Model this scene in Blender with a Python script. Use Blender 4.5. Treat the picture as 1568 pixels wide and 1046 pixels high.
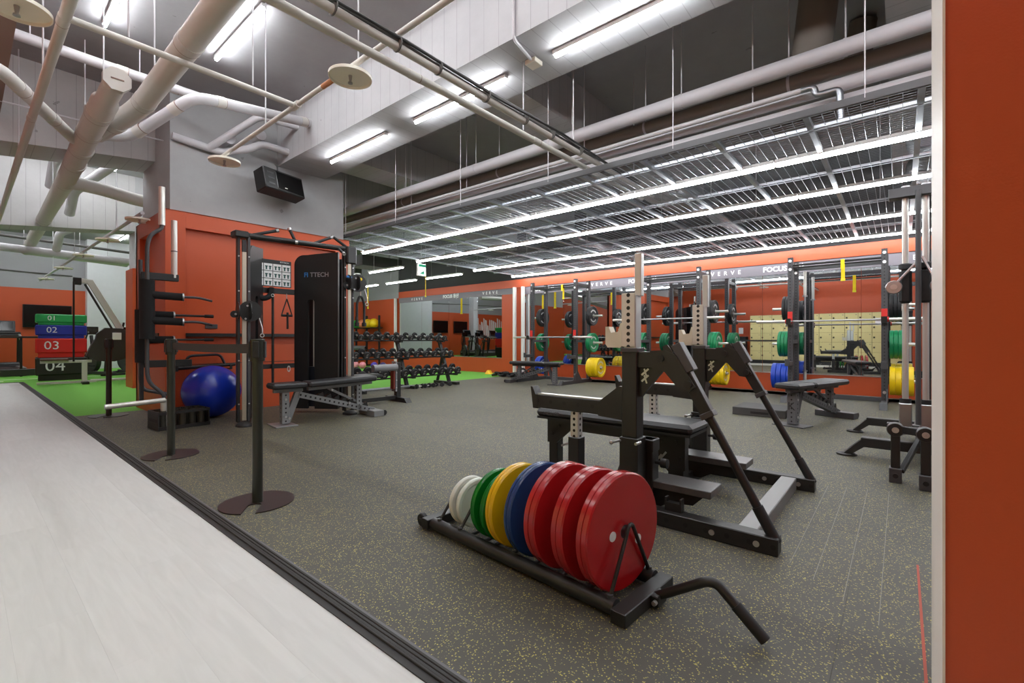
import bpy, math, random
from mathutils import Vector, Matrix
random.seed(7)
for o in list(bpy.data.objects): bpy.data.objects.remove(o)
scene = bpy.context.scene
C = scene.collection
R = math.radians
PI = math.pi

# ------------------------------------------------------------------ camera, world, exposure
cam_data = bpy.data.cameras.new('camera')
cam_data.sensor_width = 36.0
cam_data.lens = 36.0 * 710.0 / 1568.0
cam_data.shift_y = -0.0026
cam_data.clip_start = 0.02
cam = bpy.data.objects.new('camera', cam_data)
cam.location = (0, 0, 1.0)
cam.rotation_euler = (R(90), 0, R(-50))
C.objects.link(cam)
scene.camera = cam
world = bpy.data.worlds.new('world')
scene.world = world
world.use_nodes = True
world.node_tree.nodes['Background'].inputs[0].default_value = (0.9, 0.95, 1.0, 1)
world.node_tree.nodes['Background'].inputs[1].default_value = 0.05
vs = scene.view_settings
vs.view_transform = 'Standard'
vs.look = 'None'
vs.gamma = 1.0
vs.use_curve_mapping = False
vs.exposure = 0.95
TUBE_POWER = 24.0       # tubes under the mesh ceiling
SLAB_POWER = 46.0       # tubes on slab and beam
LAMP_RGB = (0.945, 0.975, 1.0, 1)

# ------------------------------------------------------------------ materials
def lin(c):
    return tuple(((v / 255.0) / 12.92 if v / 255.0 <= 0.04045 else ((v / 255.0 + 0.055) / 1.055) ** 2.4) for v in c) + (1.0,)
MATS = {}
def mat(name, rgb, rough=0.5, metal=0.0, noise=0.0, nscale=8.0, bump=0.0, bscale=200.0, spec=0.5, emit=0.0, coat=0.0, stretch=None, emit_rgb=None):
    if name in MATS: return MATS[name]
    m = bpy.data.materials.new(name); m.use_nodes = True
    nt = m.node_tree; b = nt.nodes['Principled BSDF']
    col = lin(rgb)
    b.inputs['Base Color'].default_value = col
    b.inputs['Roughness'].default_value = rough
    b.inputs['Metallic'].default_value = metal
    b.inputs['Specular IOR Level'].default_value = spec
    b.inputs['Coat Weight'].default_value = coat
    if emit:
        b.inputs['Emission Color'].default_value = lin(emit_rgb or rgb)
        b.inputs['Emission Strength'].default_value = emit
    if noise or bump:
        tc = nt.nodes.new('ShaderNodeTexCoord')
        src = tc.outputs['Object']
        if stretch:
            mp = nt.nodes.new('ShaderNodeMapping'); mp.inputs['Scale'].default_value = stretch
            nt.links.new(src, mp.inputs['Vector']); src = mp.outputs['Vector']
    if noise:
        n = nt.nodes.new('ShaderNodeTexNoise'); n.inputs['Scale'].default_value = nscale; n.inputs['Detail'].default_value = 5
        nt.links.new(src, n.inputs['Vector'])
        mx = nt.nodes.new('ShaderNodeMix'); mx.data_type = 'RGBA'
        mx.inputs[6].default_value = tuple(max(0, v * (1 - noise)) for v in col[:3]) + (1,)
        mx.inputs[7].default_value = tuple(min(1, v * (1 + noise)) for v in col[:3]) + (1,)
        nt.links.new(n.outputs['Fac'], mx.inputs[0])
        nt.links.new(mx.outputs[2], b.inputs['Base Color'])
    if bump:
        n2 = nt.nodes.new('ShaderNodeTexNoise'); n2.inputs['Scale'].default_value = bscale; n2.inputs['Detail'].default_value = 3
        nt.links.new(src, n2.inputs['Vector'])
        bp = nt.nodes.new('ShaderNodeBump'); bp.inputs['Strength'].default_value = bump; bp.inputs['Distance'].default_value = 0.01
        nt.links.new(n2.outputs['Fac'], bp.inputs['Height'])
        nt.links.new(bp.outputs['Normal'], b.inputs['Normal'])
    MATS[name] = m
    return m
def math_node(nt, op, a, b=None, c=None):
    n = nt.nodes.new('ShaderNodeMath'); n.operation = op
    for i, v in enumerate((a, b, c)):
        if v is None: continue
        if isinstance(v, (int, float)): n.inputs[i].default_value = v
        else: nt.links.new(v, n.inputs[i])
    return n.outputs[0]
def holed(name, rgb, axis, pitch=0.05, r=0.011, rough=0.45, hole=(8, 8, 8), metal=0.0):
    """paint with a row of drilled holes along one axis of the part"""
    m = mat(name, rgb, rough, metal)
    nt = m.node_tree; b = nt.nodes['Principled BSDF']
    tc = nt.nodes.new('ShaderNodeTexCoord'); sp = nt.nodes.new('ShaderNodeSeparateXYZ')
    nt.links.new(tc.outputs['Object'], sp.inputs[0])
    ax = sp.outputs[axis]; o = [sp.outputs[i] for i in range(3) if i != axis]
    w = math_node(nt, 'PINGPONG', ax, pitch / 2)
    k = math_node(nt, 'MINIMUM', math_node(nt, 'ABSOLUTE', o[0]), math_node(nt, 'ABSOLUTE', o[1]))
    d = math_node(nt, 'SQRT', math_node(nt, 'ADD', math_node(nt, 'MULTIPLY', w, w), math_node(nt, 'MULTIPLY', k, k)))
    f = math_node(nt, 'LESS_THAN', d, r)
    mx = nt.nodes.new('ShaderNodeMix'); mx.data_type = 'RGBA'
    mx.inputs[6].default_value = lin(rgb); mx.inputs[7].default_value = lin(hole)
    nt.links.new(f, mx.inputs[0]); nt.links.new(mx.outputs[2], b.inputs['Base Color'])
    return m

ORANGE = (184, 75, 33)
m_orange = mat('orange_paint', ORANGE, 0.45, noise=0.06, nscale=1.5, bump=0.05, bscale=300)
m_white = mat('white_paint', (226, 224, 220), 0.45)
m_greywall = mat('grey_wall_paint', (150, 150, 153), 0.7, noise=0.10, nscale=1.2, bump=0.1, bscale=40)
m_black = mat('black_powder_coat', (30, 29, 28), 0.42, bump=0.04, bscale=500)
m_black2 = mat('black_gloss_shroud', (20, 20, 21), 0.48)
m_char = mat('charcoal_powder_coat', (62, 62, 64), 0.45, bump=0.04, bscale=500)
m_pad = mat('black_vinyl', (38, 38, 40), 0.42, bump=0.08, bscale=350)
m_rubber = mat('black_rubber', (26, 26, 27), 0.6)
m_foam = mat('black_foam_sleeve', (18, 18, 19), 0.9, bump=0.2, bscale=300)
m_chrome = mat('chrome', (206, 204, 198), 0.33, 0.65)
m_steel = mat('brushed_steel', (176, 176, 178), 0.35, 1.0)
m_wire = mat('mesh_wire_steel', (120, 122, 126), 0.5, 0.8)
m_galv = mat('galvanised_steel', (168, 172, 178), 0.38, 1.0, noise=0.12, nscale=30)
m_zinc = mat('zinc_insert', (196, 200, 198), 0.4, 0.6)
m_cream = mat('cream_plastic', (196, 190, 170), 0.5)
m_bolt = mat('zinc_bolt', (200, 200, 200), 0.3, 0.9)
m_red = mat('red_plate_urethane', (160, 24, 28), 0.22, noise=0.05, nscale=5, spec=0.6)
m_blue = mat('blue_plate_urethane', (27, 58, 108), 0.24, noise=0.05, nscale=5)
m_yellow = mat('yellow_plate_urethane', (212, 170, 12), 0.24, noise=0.05, nscale=5)
m_green = mat('green_plate_urethane', (14, 118, 36), 0.24, noise=0.05, nscale=5)
m_whiteplate = mat('white_plate_urethane', (212, 216, 208), 0.4)
m_dot = mat('white_sticker', (222, 222, 222), 0.4)
m_rgreen = mat('rubber_green', (12, 128, 78), 0.4)
m_ryellow = mat('rubber_yellow', (236, 200, 8), 0.4)
m_rblue = mat('rubber_blue', (16, 62, 178), 0.4)
m_rblack = mat('rubber_black_plate', (30, 30, 32), 0.5)
m_print = mat('white_print', (235, 235, 235), 0.5)
m_redp = mat('red_plastic', (205, 40, 34), 0.4)
m_ystrap = mat('yellow_webbing', (238, 206, 10), 0.7)
m_pipe = mat('painted_pipe', (196, 192, 187), 0.5, noise=0.05, nscale=3)
m_pipeb = mat('painted_pipe_seam', (128, 100, 88), 0.6)
m_pipew = mat('insulated_white_pipe', (190, 188, 192), 0.55, noise=0.05, nscale=3)
m_piped = mat('dull_brown_pipe', (120, 112, 104), 0.7, noise=0.05, nscale=3)
m_shield = mat('cream_sprinkler_shield', (236, 231, 218), 0.45)
m_cable = mat('grey_cable_sheath', (92, 90, 88), 0.6)
m_darkcable = mat('dark_cable_sheath', (38, 36, 36), 0.6)
m_screen = mat('black_screen', (10, 10, 11), 0.15)
m_locker = mat('cream_locker_laminate', (228, 214, 150), 0.5)
m_lockerb = mat('locker_carcass', (120, 112, 80), 0.6)
m_band = mat('charcoal_grey_band', (122, 116, 123), 0.5)

# ------------------------------------------------------------------ mesh builder
class MB:
    def __init__(s): s.v = []; s.f = []; s.mi = []
    def add(s, vs_, fs, mi=0, M=None):
        o = len(s.v)
        for p in vs_:
            p = Vector(p)
            s.v.append(tuple(M @ p) if M is not None else tuple(p))
        for f in fs:
            s.f.append([i + o for i in f]); s.mi.append(mi)
        return s
    def box(s, x0, x1, y0, y1, z0, z1, b=0.0, mi=0, M=None):
        if b <= 0:
            vv = [(x0,y0,z0),(x1,y0,z0),(x1,y1,z0),(x0,y1,z0),(x0,y0,z1),(x1,y0,z1),(x1,y1,z1),(x0,y1,z1)]
            ff = [(0,3,2,1),(4,5,6,7),(0,1,5,4),(1,2,6,5),(2,3,7,6),(3,0,4,7)]
            return s.add(vv, ff, mi, M)
        b = min(b, (x1-x0)*.49, (y1-y0)*.49, (z1-z0)*.49)
        vv = []; idx = {}
        for sx in (0,1):
            for sy in (0,1):
                for sz in (0,1):
                    X = (x0,x1)[sx]; Y = (y0,y1)[sy]; Z = (z0,z1)[sz]
                    ix = X + (b if not sx else -b); iy = Y + (b if not sy else -b); iz = Z + (b if not sz else -b)
                    for k, p in enumerate(((X,iy,iz),(ix,Y,iz),(ix,iy,Z))):
                        idx[(sx,sy,sz,k)] = len(vv); vv.append(p)
        ff = []
        def q(*a): ff.append([idx[i] for i in a])
        for a in (0,1):
            q((a,0,0,0),(a,1,0,0),(a,1,1,0),(a,0,1,0)); q((0,a,0,1),(1,a,0,1),(1,a,1,1),(0,a,1,1)); q((0,0,a,2),(1,0,a,2),(1,1,a,2),(0,1,a,2))
        for a in (0,1):
            for c in (0,1):
                q((0,a,c,1),(1,a,c,1),(1,a,c,2),(0,a,c,2)); q((a,0,c,0),(a,1,c,0),(a,1,c,2),(a,0,c,2)); q((a,c,0,0),(a,c,1,0),(a,c,1,1),(a,c,0,1))
        for a in (0,1):
            for c in (0,1):
                for d in (0,1): q((a,c,d,0),(a,c,d,1),(a,c,d,2))
        cx, cy, cz = (x0+x1)/2, (y0+y1)/2, (z0+z1)/2
        for f in ff:       # outward orientation
            p = [Vector(vv[i]) for i in f]
            n = (p[1]-p[0]).cross(p[2]-p[0]); cc = sum(p, Vector())/len(p) - Vector((cx,cy,cz))
            if n.dot(cc) < 0: f.reverse()
        return s.add(vv, ff, mi, M)
    def bar(s, p, q, w, h, b=0.0, mi=0, up=(0,0,1)):
        p = Vector(p); q = Vector(q); d = q - p; L = d.length; d.normalize()
        u = Vector(up)
        if abs(d.dot(u)) > 0.98: u = Vector((0,1,0)) if abs(d.y) < .9 else Vector((1,0,0))
        x = d.cross(u).normalized(); z = x.cross(d).normalized()
        M = Matrix(((x.x,d.x,z.x,p.x),(x.y,d.y,z.y,p.y),(x.z,d.z,z.z,p.z),(0,0,0,1)))
        return s.box(-w/2,w/2,0,L,-h/2,h/2,b,mi,M)
    def tube(s, pts, r, n=12, mi=0, fillet=0.0, cap=True, seg=5):
        P = [Vector(p) for p in pts]
        if fillet > 0 and len(P) > 2:
            out = [P[0]]
            for i in range(1, len(P)-1):
                a, b_, c = P[i-1], P[i], P[i+1]
                d1 = (a-b_); d2 = (c-b_); f = min(fillet, d1.length*.48, d2.length*.48)
                s0 = b_ + d1.normalized()*f; s1 = b_ + d2.normalized()*f
                for k in range(seg+1):
                    t = k/seg; out.append(s0*(1-t)**2 + b_*2*t*(1-t) + s1*t*t)
            out.append(P[-1]); P = out
        rr = r if isinstance(r, (list, tuple)) else [r]*len(P)
        tang = []
        for i in range(len(P)):
            a = P[max(0,i-1)]; c = P[min(len(P)-1,i+1)]; tang.append((c-a).normalized())
        u = Vector((0,0,1)) if abs(tang[0].z) < .9 else Vector((1,0,0))
        x = tang[0].cross(u).normalized()
        vv = []; ff = []
        for i, p in enumerate(P):
            t = tang[i]; x = (x - t*x.dot(t)).normalized(); y = t.cross(x)
            for k in range(n):
                a = 2*PI*k/n; vv.append(p + (x*math.cos(a) + y*math.sin(a))*rr[i])
        for i in range(len(P)-1):
            for k in range(n):
                a = i*n+k; b_ = i*n+(k+1)%n; ff.append((a,b_,b_+n,a+n))
        if cap:
            ff.append(tuple(reversed(range(n)))); ff.append(tuple(range((len(P)-1)*n, len(P)*n)))
        return s.add(vv, ff, mi)
    def cyl(s, p, q, r, n=16, mi=0): return s.tube([p, q], r, n, mi)
    def lathe(s, prof, n=32, M=None, mi=0, closed=False):
        vv = []; ff = []; k = len(prof)
        for i in range(n):
            a = 2*PI*i/n
            for (r, h) in prof: vv.append((r*math.cos(a), r*math.sin(a), h))
        for i in range(n):
            j = (i+1) % n
            for t in range(k-1 + (1 if closed else 0)):
                u = (t+1) % k
                ff.append((i*k+t, j*k+t, j*k+u, i*k+u))
        return s.add(vv, ff, mi, M)
    def sphere(s, c, r, n=24, mi=0, sq=(1,1,1)):
        m = n//2; prof = [(math.sin(PI*i/m), -math.cos(PI*i/m)) for i in range(m+1)]
        return s.lathe([(max(a,1e-4)*r, h*r) for a, h in prof], n, Matrix.Translation(Vector(c)) @ Matrix.Diagonal((sq[0],sq[1],sq[2],1)), mi)
    def prism(s, poly, z0, z1, M=None, mi=0):
        n = len(poly)
        area = sum(poly[i][0]*poly[(i+1)%n][1]-poly[(i+1)%n][0]*poly[i][1] for i in range(n))
        if area < 0: poly = list(reversed(poly))
        vv = [(x,y,z0) for x,y in poly] + [(x,y,z1) for x,y in poly]
        ff = [tuple(reversed(range(n))), tuple(range(n,2*n))] + [(i,(i+1)%n,(i+1)%n+n,i+n) for i in range(n)]
        return s.add(vv, ff, mi, M)
    def mesh(s, name, mats, ang=35):
        me = bpy.data.meshes.new(name)
        me.from_pydata(s.v, [], s.f)
        for m in (mats if isinstance(mats, (list, tuple)) else [mats]): me.materials.append(m)
        me.polygons.foreach_set('material_index', s.mi)
        me.polygons.foreach_set('use_smooth', [True]*len(s.f))
        me.set_sharp_from_angle(angle=R(ang))
        me.update()
        return me
    def build(s, name, mats, parent=None, loc=(0,0,0), rot=(0,0,0), ang=35):
        return link(name, s.mesh(name, mats, ang), parent, loc, rot)
def link(name, me, parent=None, loc=(0,0,0), rot=(0,0,0)):
    o = bpy.data.objects.new(name, me); C.objects.link(o)
    o.location = loc; o.rotation_euler = rot
    if parent is not None: o.parent = parent
    return o
def rotz(a): return Matrix.Rotation(a, 4, 'Z')
def XA(c): # lathe axis Z -> world X at point c
    return Matrix.Translation(Vector(c)) @ Matrix.Rotation(PI/2, 4, 'Y')
def YA(c):
    return Matrix.Translation(Vector(c)) @ Matrix.Rotation(-PI/2, 4, 'X')
def ZA(c): return Matrix.Translation(Vector(c))
def XZ(y0=0): # prism polygon given as (x,z), extruded along -y
    return Matrix.Translation((0,y0,0)) @ Matrix.Rotation(PI/2, 4, 'X')
def YZ(x0=0): # prism polygon given as (y,z), extruded along +x
    return Matrix(((0,0,1,x0),(1,0,0,0),(0,1,0,0),(0,0,0,1)))
def tag(o, label=None, cat=None, group=None, kind=None):
    if label: o['label'] = label
    if cat: o['category'] = cat
    if group: o['group'] = group
    if kind: o['kind'] = kind
    return o
def thing(name, label, cat, loc=(0,0,0), rz=0.0, group=None):
    o = bpy.data.objects.new(name, None); C.objects.link(o)
    o.empty_display_size = 0.1
    o.location = loc; o.rotation_euler = (0,0,rz)
    return tag(o, label, cat, group)
def struct(o, label=None):
    o['kind'] = 'structure'
    if label: o['label'] = label
    return o
def children(o): return [c for c in C.objects if c.parent == o]
def copy_tree(o, loc=None, rz=None, label=None, group=None, parent=None):
    c = o.copy(); C.objects.link(c); c.parent = parent
    if loc is not None: c.location = loc
    if rz is not None: c.rotation_euler = (0,0,rz)
    if label: c['label'] = label
    if group: c['group'] = group
    for ch in list(o.children): copy_tree(ch, parent=c)
    return c
ORD = ['first','second','third','fourth','fifth','sixth','seventh','eighth','ninth','tenth','eleventh','twelfth','thirteenth','fourteenth','fifteenth','sixteenth','seventeenth','eighteenth','nineteenth','twentieth']
def text_mesh(body, size, extrude=0.002, spacing=1.0, bold=0.0):
    cu = bpy.data.curves.new('lettering', 'FONT'); cu.body = body; cu.size = size; cu.extrude = extrude
    cu.align_x = 'CENTER'; cu.align_y = 'CENTER'; cu.space_character = spacing; cu.offset = bold; cu.resolution_u = 3
    o = bpy.data.objects.new('lettering', cu); C.objects.link(o)
    bpy.context.view_layer.update()
    dg = bpy.context.evaluated_depsgraph_get()
    me = bpy.data.meshes.new_from_object(o.evaluated_get(dg))
    bpy.data.objects.remove(o); bpy.data.curves.remove(cu)
    return me
def lettering(body, size, m, parent, loc, rot, extrude=0.002, spacing=1.0, bold=0.0, name='lettering'):
    me = text_mesh(body, size, extrude, spacing, bold); me.materials.clear(); me.materials.append(m)
    return link(name, me, parent, loc, rot)
# ================================================================== setting
def pos_nodes(m):
    nt = m.node_tree; g = nt.nodes.new('ShaderNodeNewGeometry'); return nt, nt.nodes['Principled BSDF'], g.outputs['Position']
def mk_rubber():
    m = mat('speckled_rubber', (66, 62, 54), 0.62)
    nt, b, P = pos_nodes(m)
    vo = nt.nodes.new('ShaderNodeTexVoronoi'); vo.inputs['Scale'].default_value = 185; nt.links.new(P, vo.inputs['Vector'])
    sp = nt.nodes.new('ShaderNodeSeparateColor'); nt.links.new(vo.outputs['Color'], sp.inputs[0])
    f = math_node(nt, 'MULTIPLY', math_node(nt, 'GREATER_THAN', sp.outputs[0], 0.80), math_node(nt, 'LESS_THAN', vo.outputs['Distance'], 0.50))
    no = nt.nodes.new('ShaderNodeTexNoise'); no.inputs['Scale'].default_value = 1.3; nt.links.new(P, no.inputs['Vector'])
    oi = nt.nodes.new('ShaderNodeObjectInfo')
    k = math_node(nt, 'ADD', math_node(nt, 'MULTIPLY', oi.outputs['Random'], 0.22), math_node(nt, 'MULTIPLY', no.outputs['Fac'], 0.35))
    base = nt.nodes.new('ShaderNodeMix'); base.data_type = 'RGBA'
    base.inputs[6].default_value = lin((56, 55, 50)); base.inputs[7].default_value = lin((98, 96, 86)); nt.links.new(k, base.inputs[0])
    fl = nt.nodes.new('ShaderNodeMix'); fl.data_type = 'RGBA'
    fl.inputs[6].default_value = lin((112, 110, 86)); fl.inputs[7].default_value = lin((190, 176, 84)); nt.links.new(sp.outputs[1], fl.inputs[0])
    mx = nt.nodes.new('ShaderNodeMix'); mx.data_type = 'RGBA'
    nt.links.new(f, mx.inputs[0]); nt.links.new(base.outputs[2], mx.inputs[6]); nt.links.new(fl.outputs[2], mx.inputs[7])
    nt.links.new(mx.outputs[2], b.inputs['Base Color'])
    n2 = nt.nodes.new('ShaderNodeTexNoise'); n2.inputs['Scale'].default_value = 260; nt.links.new(P, n2.inputs['Vector'])
    bp = nt.nodes.new('ShaderNodeBump'); bp.inputs['Strength'].default_value = 0.25; bp.inputs['Distance'].default_value = 0.004
    nt.links.new(n2.outputs['Fac'], bp.inputs['Height']); nt.links.new(bp.outputs['Normal'], b.inputs['Normal'])
    return m
def mk_plank():
    m = mat('whitewashed_plank', (222, 221, 218), 0.5)
    nt, b, P = pos_nodes(m)
    oi = nt.nodes.new('ShaderNodeObjectInfo')
    off = nt.nodes.new('ShaderNodeVectorMath'); off.operation = 'MULTIPLY_ADD'
    cb = nt.nodes.new('ShaderNodeCombineXYZ'); nt.links.new(math_node(nt, 'MULTIPLY', oi.outputs['Random'], 37.0), cb.inputs[1]); nt.links.new(math_node(nt, 'MULTIPLY', oi.outputs['Random'], 11.0), cb.inputs[0])
    off.inputs[1].default_value = (9.0, 0.9, 1.0); nt.links.new(P, off.inputs[0]); nt.links.new(cb.outputs[0], off.inputs[2])
    no = nt.nodes.new('ShaderNodeTexNoise'); no.inputs['Scale'].default_value = 3.0; no.inputs['Detail'].default_value = 6; no.inputs['Distortion'].default_value = 1.2
    nt.links.new(off.outputs[0], no.inputs['Vector'])
    k = math_node(nt, 'ADD', math_node(nt, 'MULTIPLY', no.outputs['Fac'], 0.9), math_node(nt, 'MULTIPLY', oi.outputs['Random'], 0.25))
    mx = nt.nodes.new('ShaderNodeMix'); mx.data_type = 'RGBA'
    mx.inputs[6].default_value = lin((184, 184, 182)); mx.inputs[7].default_value = lin((206, 206, 204))
    nt.links.new(k, mx.inputs[0]); nt.links.new(mx.outputs[2], b.inputs['Base Color'])
    return m
def mk_turf():
    m = mat('green_turf', (96, 168, 56), 0.85)
    nt, b, P = pos_nodes(m)
    no = nt.nodes.new('ShaderNodeTexNoise'); no.inputs['Scale'].default_value = 170; no.inputs['Detail'].default_value = 2; nt.links.new(P, no.inputs['Vector'])
    mx = nt.nodes.new('ShaderNodeMix'); mx.data_type = 'RGBA'
    mx.inputs[6].default_value = lin((82, 156, 40)); mx.inputs[7].default_value = lin((134, 204, 84))
    nt.links.new(no.outputs['Fac'], mx.inputs[0]); nt.links.new(mx.outputs[2], b.inputs['Base Color'])
    bp = nt.nodes.new('ShaderNodeBump'); bp.inputs['Strength'].default_value = 0.5; bp.inputs['Distance'].default_value = 0.01
    nt.links.new(no.outputs['Fac'], bp.inputs['Height']); nt.links.new(bp.outputs['Normal'], b.inputs['Normal'])
    return m
def mk_concrete(name, c0, c1, boards=None):
    """painted raw concrete: board marks, pits and stains"""
    m = mat(name, c0, 0.75)
    nt, b, P = pos_nodes(m)
    no = nt.nodes.new('ShaderNodeTexNoise'); no.inputs['Scale'].default_value = 1.6; no.inputs['Detail'].default_value = 8; no.inputs['Roughness'].default_value = 0.65
    nt.links.new(P, no.inputs['Vector'])
    mx = nt.nodes.new('ShaderNodeMix'); mx.data_type = 'RGBA'
    mx.inputs[6].default_value = lin(c0); mx.inputs[7].default_value = lin(c1); nt.links.new(no.outputs['Fac'], mx.inputs[0])
    n3 = nt.nodes.new('ShaderNodeTexNoise'); n3.inputs['Scale'].default_value = 5.5; n3.inputs['Detail'].default_value = 4; nt.links.new(P, n3.inputs['Vector'])
    pit = math_node(nt, 'GREATER_THAN', n3.outputs['Fac'], 0.735)
    last = mx.outputs[2]
    dark = pit
    if boards is not None:
        sp = nt.nodes.new('ShaderNodeSeparateXYZ'); nt.links.new(P, sp.inputs[0])
        w = math_node(nt, 'PINGPONG', math_node(nt, 'ADD', sp.outputs[boards], 50.0), 0.09)
        ln = math_node(nt, 'LESS_THAN', w, 0.0035)
        n4 = nt.nodes.new('ShaderNodeTexNoise'); n4.inputs['Scale'].default_value = 2.5; nt.links.new(P, n4.inputs['Vector'])
        ln = math_node(nt, 'MULTIPLY', ln, math_node(nt, 'MULTIPLY', n4.outputs['Fac'], 1.5))
        dark = math_node(nt, 'MAXIMUM', pit, ln)
    m2 = nt.nodes.new('ShaderNodeMix'); m2.data_type = 'RGBA'
    nt.links.new(math_node(nt, 'MULTIPLY', dark, 0.42), m2.inputs[0]); nt.links.new(last, m2.inputs[6]); m2.inputs[7].default_value = lin((78, 74, 70))
    nt.links.new(m2.outputs[2], b.inputs['Base Color'])
    bp = nt.nodes.new('ShaderNodeBump'); bp.inputs['Strength'].default_value = 0.3; bp.inputs['Distance'].default_value = 0.02
    nt.links.new(no.outputs['Fac'], bp.inputs['Height']); nt.links.new(bp.outputs['Normal'], b.inputs['Normal'])
    return m
m_floor = mk_rubber(); m_plank = mk_plank(); m_turf = mk_turf()
m_slab = mk_concrete('raw_slab_concrete', (138, 136, 138), (168, 167, 169))
m_beamy = mk_concrete('board_marked_beam', (148, 147, 149), (184, 183, 185), boards=1)
m_beamx = mk_concrete('board_marked_cross_beam', (160, 158, 158), (190, 188, 188), boards=0)
m_conc = mk_concrete('painted_column_concrete', (146, 146, 147), (176, 176, 177))
XW = 10.1      # mirror wall
YEND = 21.0
SLAB = 4.3

# --- floors
fl = struct(MB().box(0.87, 12.0, -4.0, 8.16, -0.06, -0.008).build('floor_rubber', mat('floor_screed', (40, 39, 37), 0.9)), 'speckled dark rubber gym floor laid in square tiles')
tile = MB().box(-0.4997, 0.4997, -0.4997, 0.4997, -0.008, 0.0).mesh('rubber_tile', m_floor)
for i in range(10):
    for j in range(13):
        x = 0.955 + 0.5 + i; y = 8.16 - 0.5 - j
        if y < -4.2: continue
        if x > 9.5:
            continue
        link('rubber_tile', tile, fl, (x, y, 0))
edge = MB().box(-0.325, 0.325, -0.4997, 0.4997, -0.008, 0.0).mesh('rubber_tile', m_floor)
for j in range(13): link('rubber_tile', edge, fl, (9.955 - 0.5 + 0.325, 8.16 - 0.5 - j, 0))
for gy in (0.06, 0.17, 0.28, 0.38):
    MB().box(2.0 + gy, 3.95 - gy*0.4, gy - 0.0012, gy + 0.0012, 0.0, 0.0006).build('scuff_line', mat('rubber_scuff', (128, 126, 116), 0.7), fl)
st = struct(MB().box(0.87, 0.895, -4, 15.5, 0, 0.004).box(0.895, 0.905, -4, 15.5, 0, 0.010, 0.002).box(0.905, 0.918, -4, 15.5, 0, 0.007, 0.002).box(0.9195, 0.932, -4, 15.5, 0, 0.007, 0.002).box(0.9335, 0.945, -4, 15.5, 0, 0.007, 0.002).box(0.945, 0.956, -4, 15.5, 0, 0.003, mi=1).build('trim_1', [mat('black_edge_profile', (34, 31, 30), 0.6), mat('grey_edge_profile', (96, 94, 98), 0.6)]), 'black rubber transition strip between plank walkway and gym floor')
wf = struct(MB().box(-1.9, 0.87, -4, 15.5, -0.06, -0.002).build('floor_walkway', mat('plank_underlay', (196, 195, 192), 0.8)), 'whitewashed plank walkway floor')
pk = MB().box(-0.09487, 0.09487, -0.60987, 0.60987, -0.002, 0.0).mesh('plank', m_plank)
for i in range(9):
    x = 0.87 - 0.095 - i * 0.19
    s0 = -4.0 + (i * 0.47) % 1.22
    for j in range(16):
        y = s0 + 0.61 + j * 1.22
        if y + 0.61 > 15.5: continue
        link('plank', pk, wf, (x, y, 0))
struct(MB().box(-6, 12, 15.5, YEND, -0.06, 0).box(0.945, 12, 8.16, 15.5, -0.06, 0).build('floor_turf', m_turf), 'bright green artificial turf floor')
struct(MB().box(-6, 0.87, 15.5, 15.53, 0, 0.008).build('trim_2', m_black), 'dark edge strip where plank walkway meets turf')
for k, (x0, x1, y0, y1) in enumerate(((0.2, 3.2, 16.6, 16.68), (0.45, 0.66, 16.0, 16.14), (0.2, 0.42, 16.35, 16.5))):
    struct(MB().box(x0, x1, y0, y1, 0.0005, 0.002).build('trim_%d' % (k+3), m_white), ['long white line painted on the turf', 'short white dash on the turf beside walkway end', 'short white dash on the turf nearer the left edge'][k])

# --- slab and outer walls
struct(MB().box(-6, 12, -4, YEND, SLAB, SLAB + 0.2).build('ceiling', m_slab), 'raw grey concrete slab ceiling')
struct(MB().box(-6.2, 12, YEND, YEND + 0.2, 0, 2.6).box(-6.2, 12, YEND, YEND + 0.2, 2.6, SLAB, mi=1).build('wall_end', [m_orange, m_greywall]), 'far orange wall with pale grey upper part')
struct(MB().box(-1.95, -1.75, -4, 9.0, 0, SLAB).box(-6.2, -6, 9, YEND, 0, SLAB).box(-6, -1.75, 9, 9.2, 0, SLAB).build('wall_left', m_orange), 'orange wall behind the lockers')
struct(MB().box(-1.95, 12, -4.2, -4, 0, SLAB).build('wall_back', m_greywall), 'grey wall at the back of the room')
# white pier at far end
struct(MB().box(2.72, 4.9, 20.65, YEND, 0, SLAB).box(-1.0, -0.6, 20.6, YEND, 0, SLAB).build('wall_pier', mat('pale_pier_paint', (205, 206, 210), 0.6, noise=0.05)), 'pale grey pier beside the far orange wall')
struct(MB().box(2.25, 4.4, 11.9, 12.5, 0, 2.43).box(2.3, 4.4, 11.95, 12.45, 2.43, SLAB, mi=1).build('wall_pier_2', [m_orange, m_conc]), 'second orange and grey column behind the clad column')
# --- near partition (orange face, white end)
struct(MB().box(0.9, 1.2, -4.0, -0.048, 0, SLAB).build('wall_partition', m_orange), 'orange partition wall at the right edge')
struct(MB().box(0.897, 1.203, -0.048, -0.045, 0, SLAB).build('trim_6', mat('white_jamb', (222, 214, 206), 0.5)), 'white end jamb of the orange partition')
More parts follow.
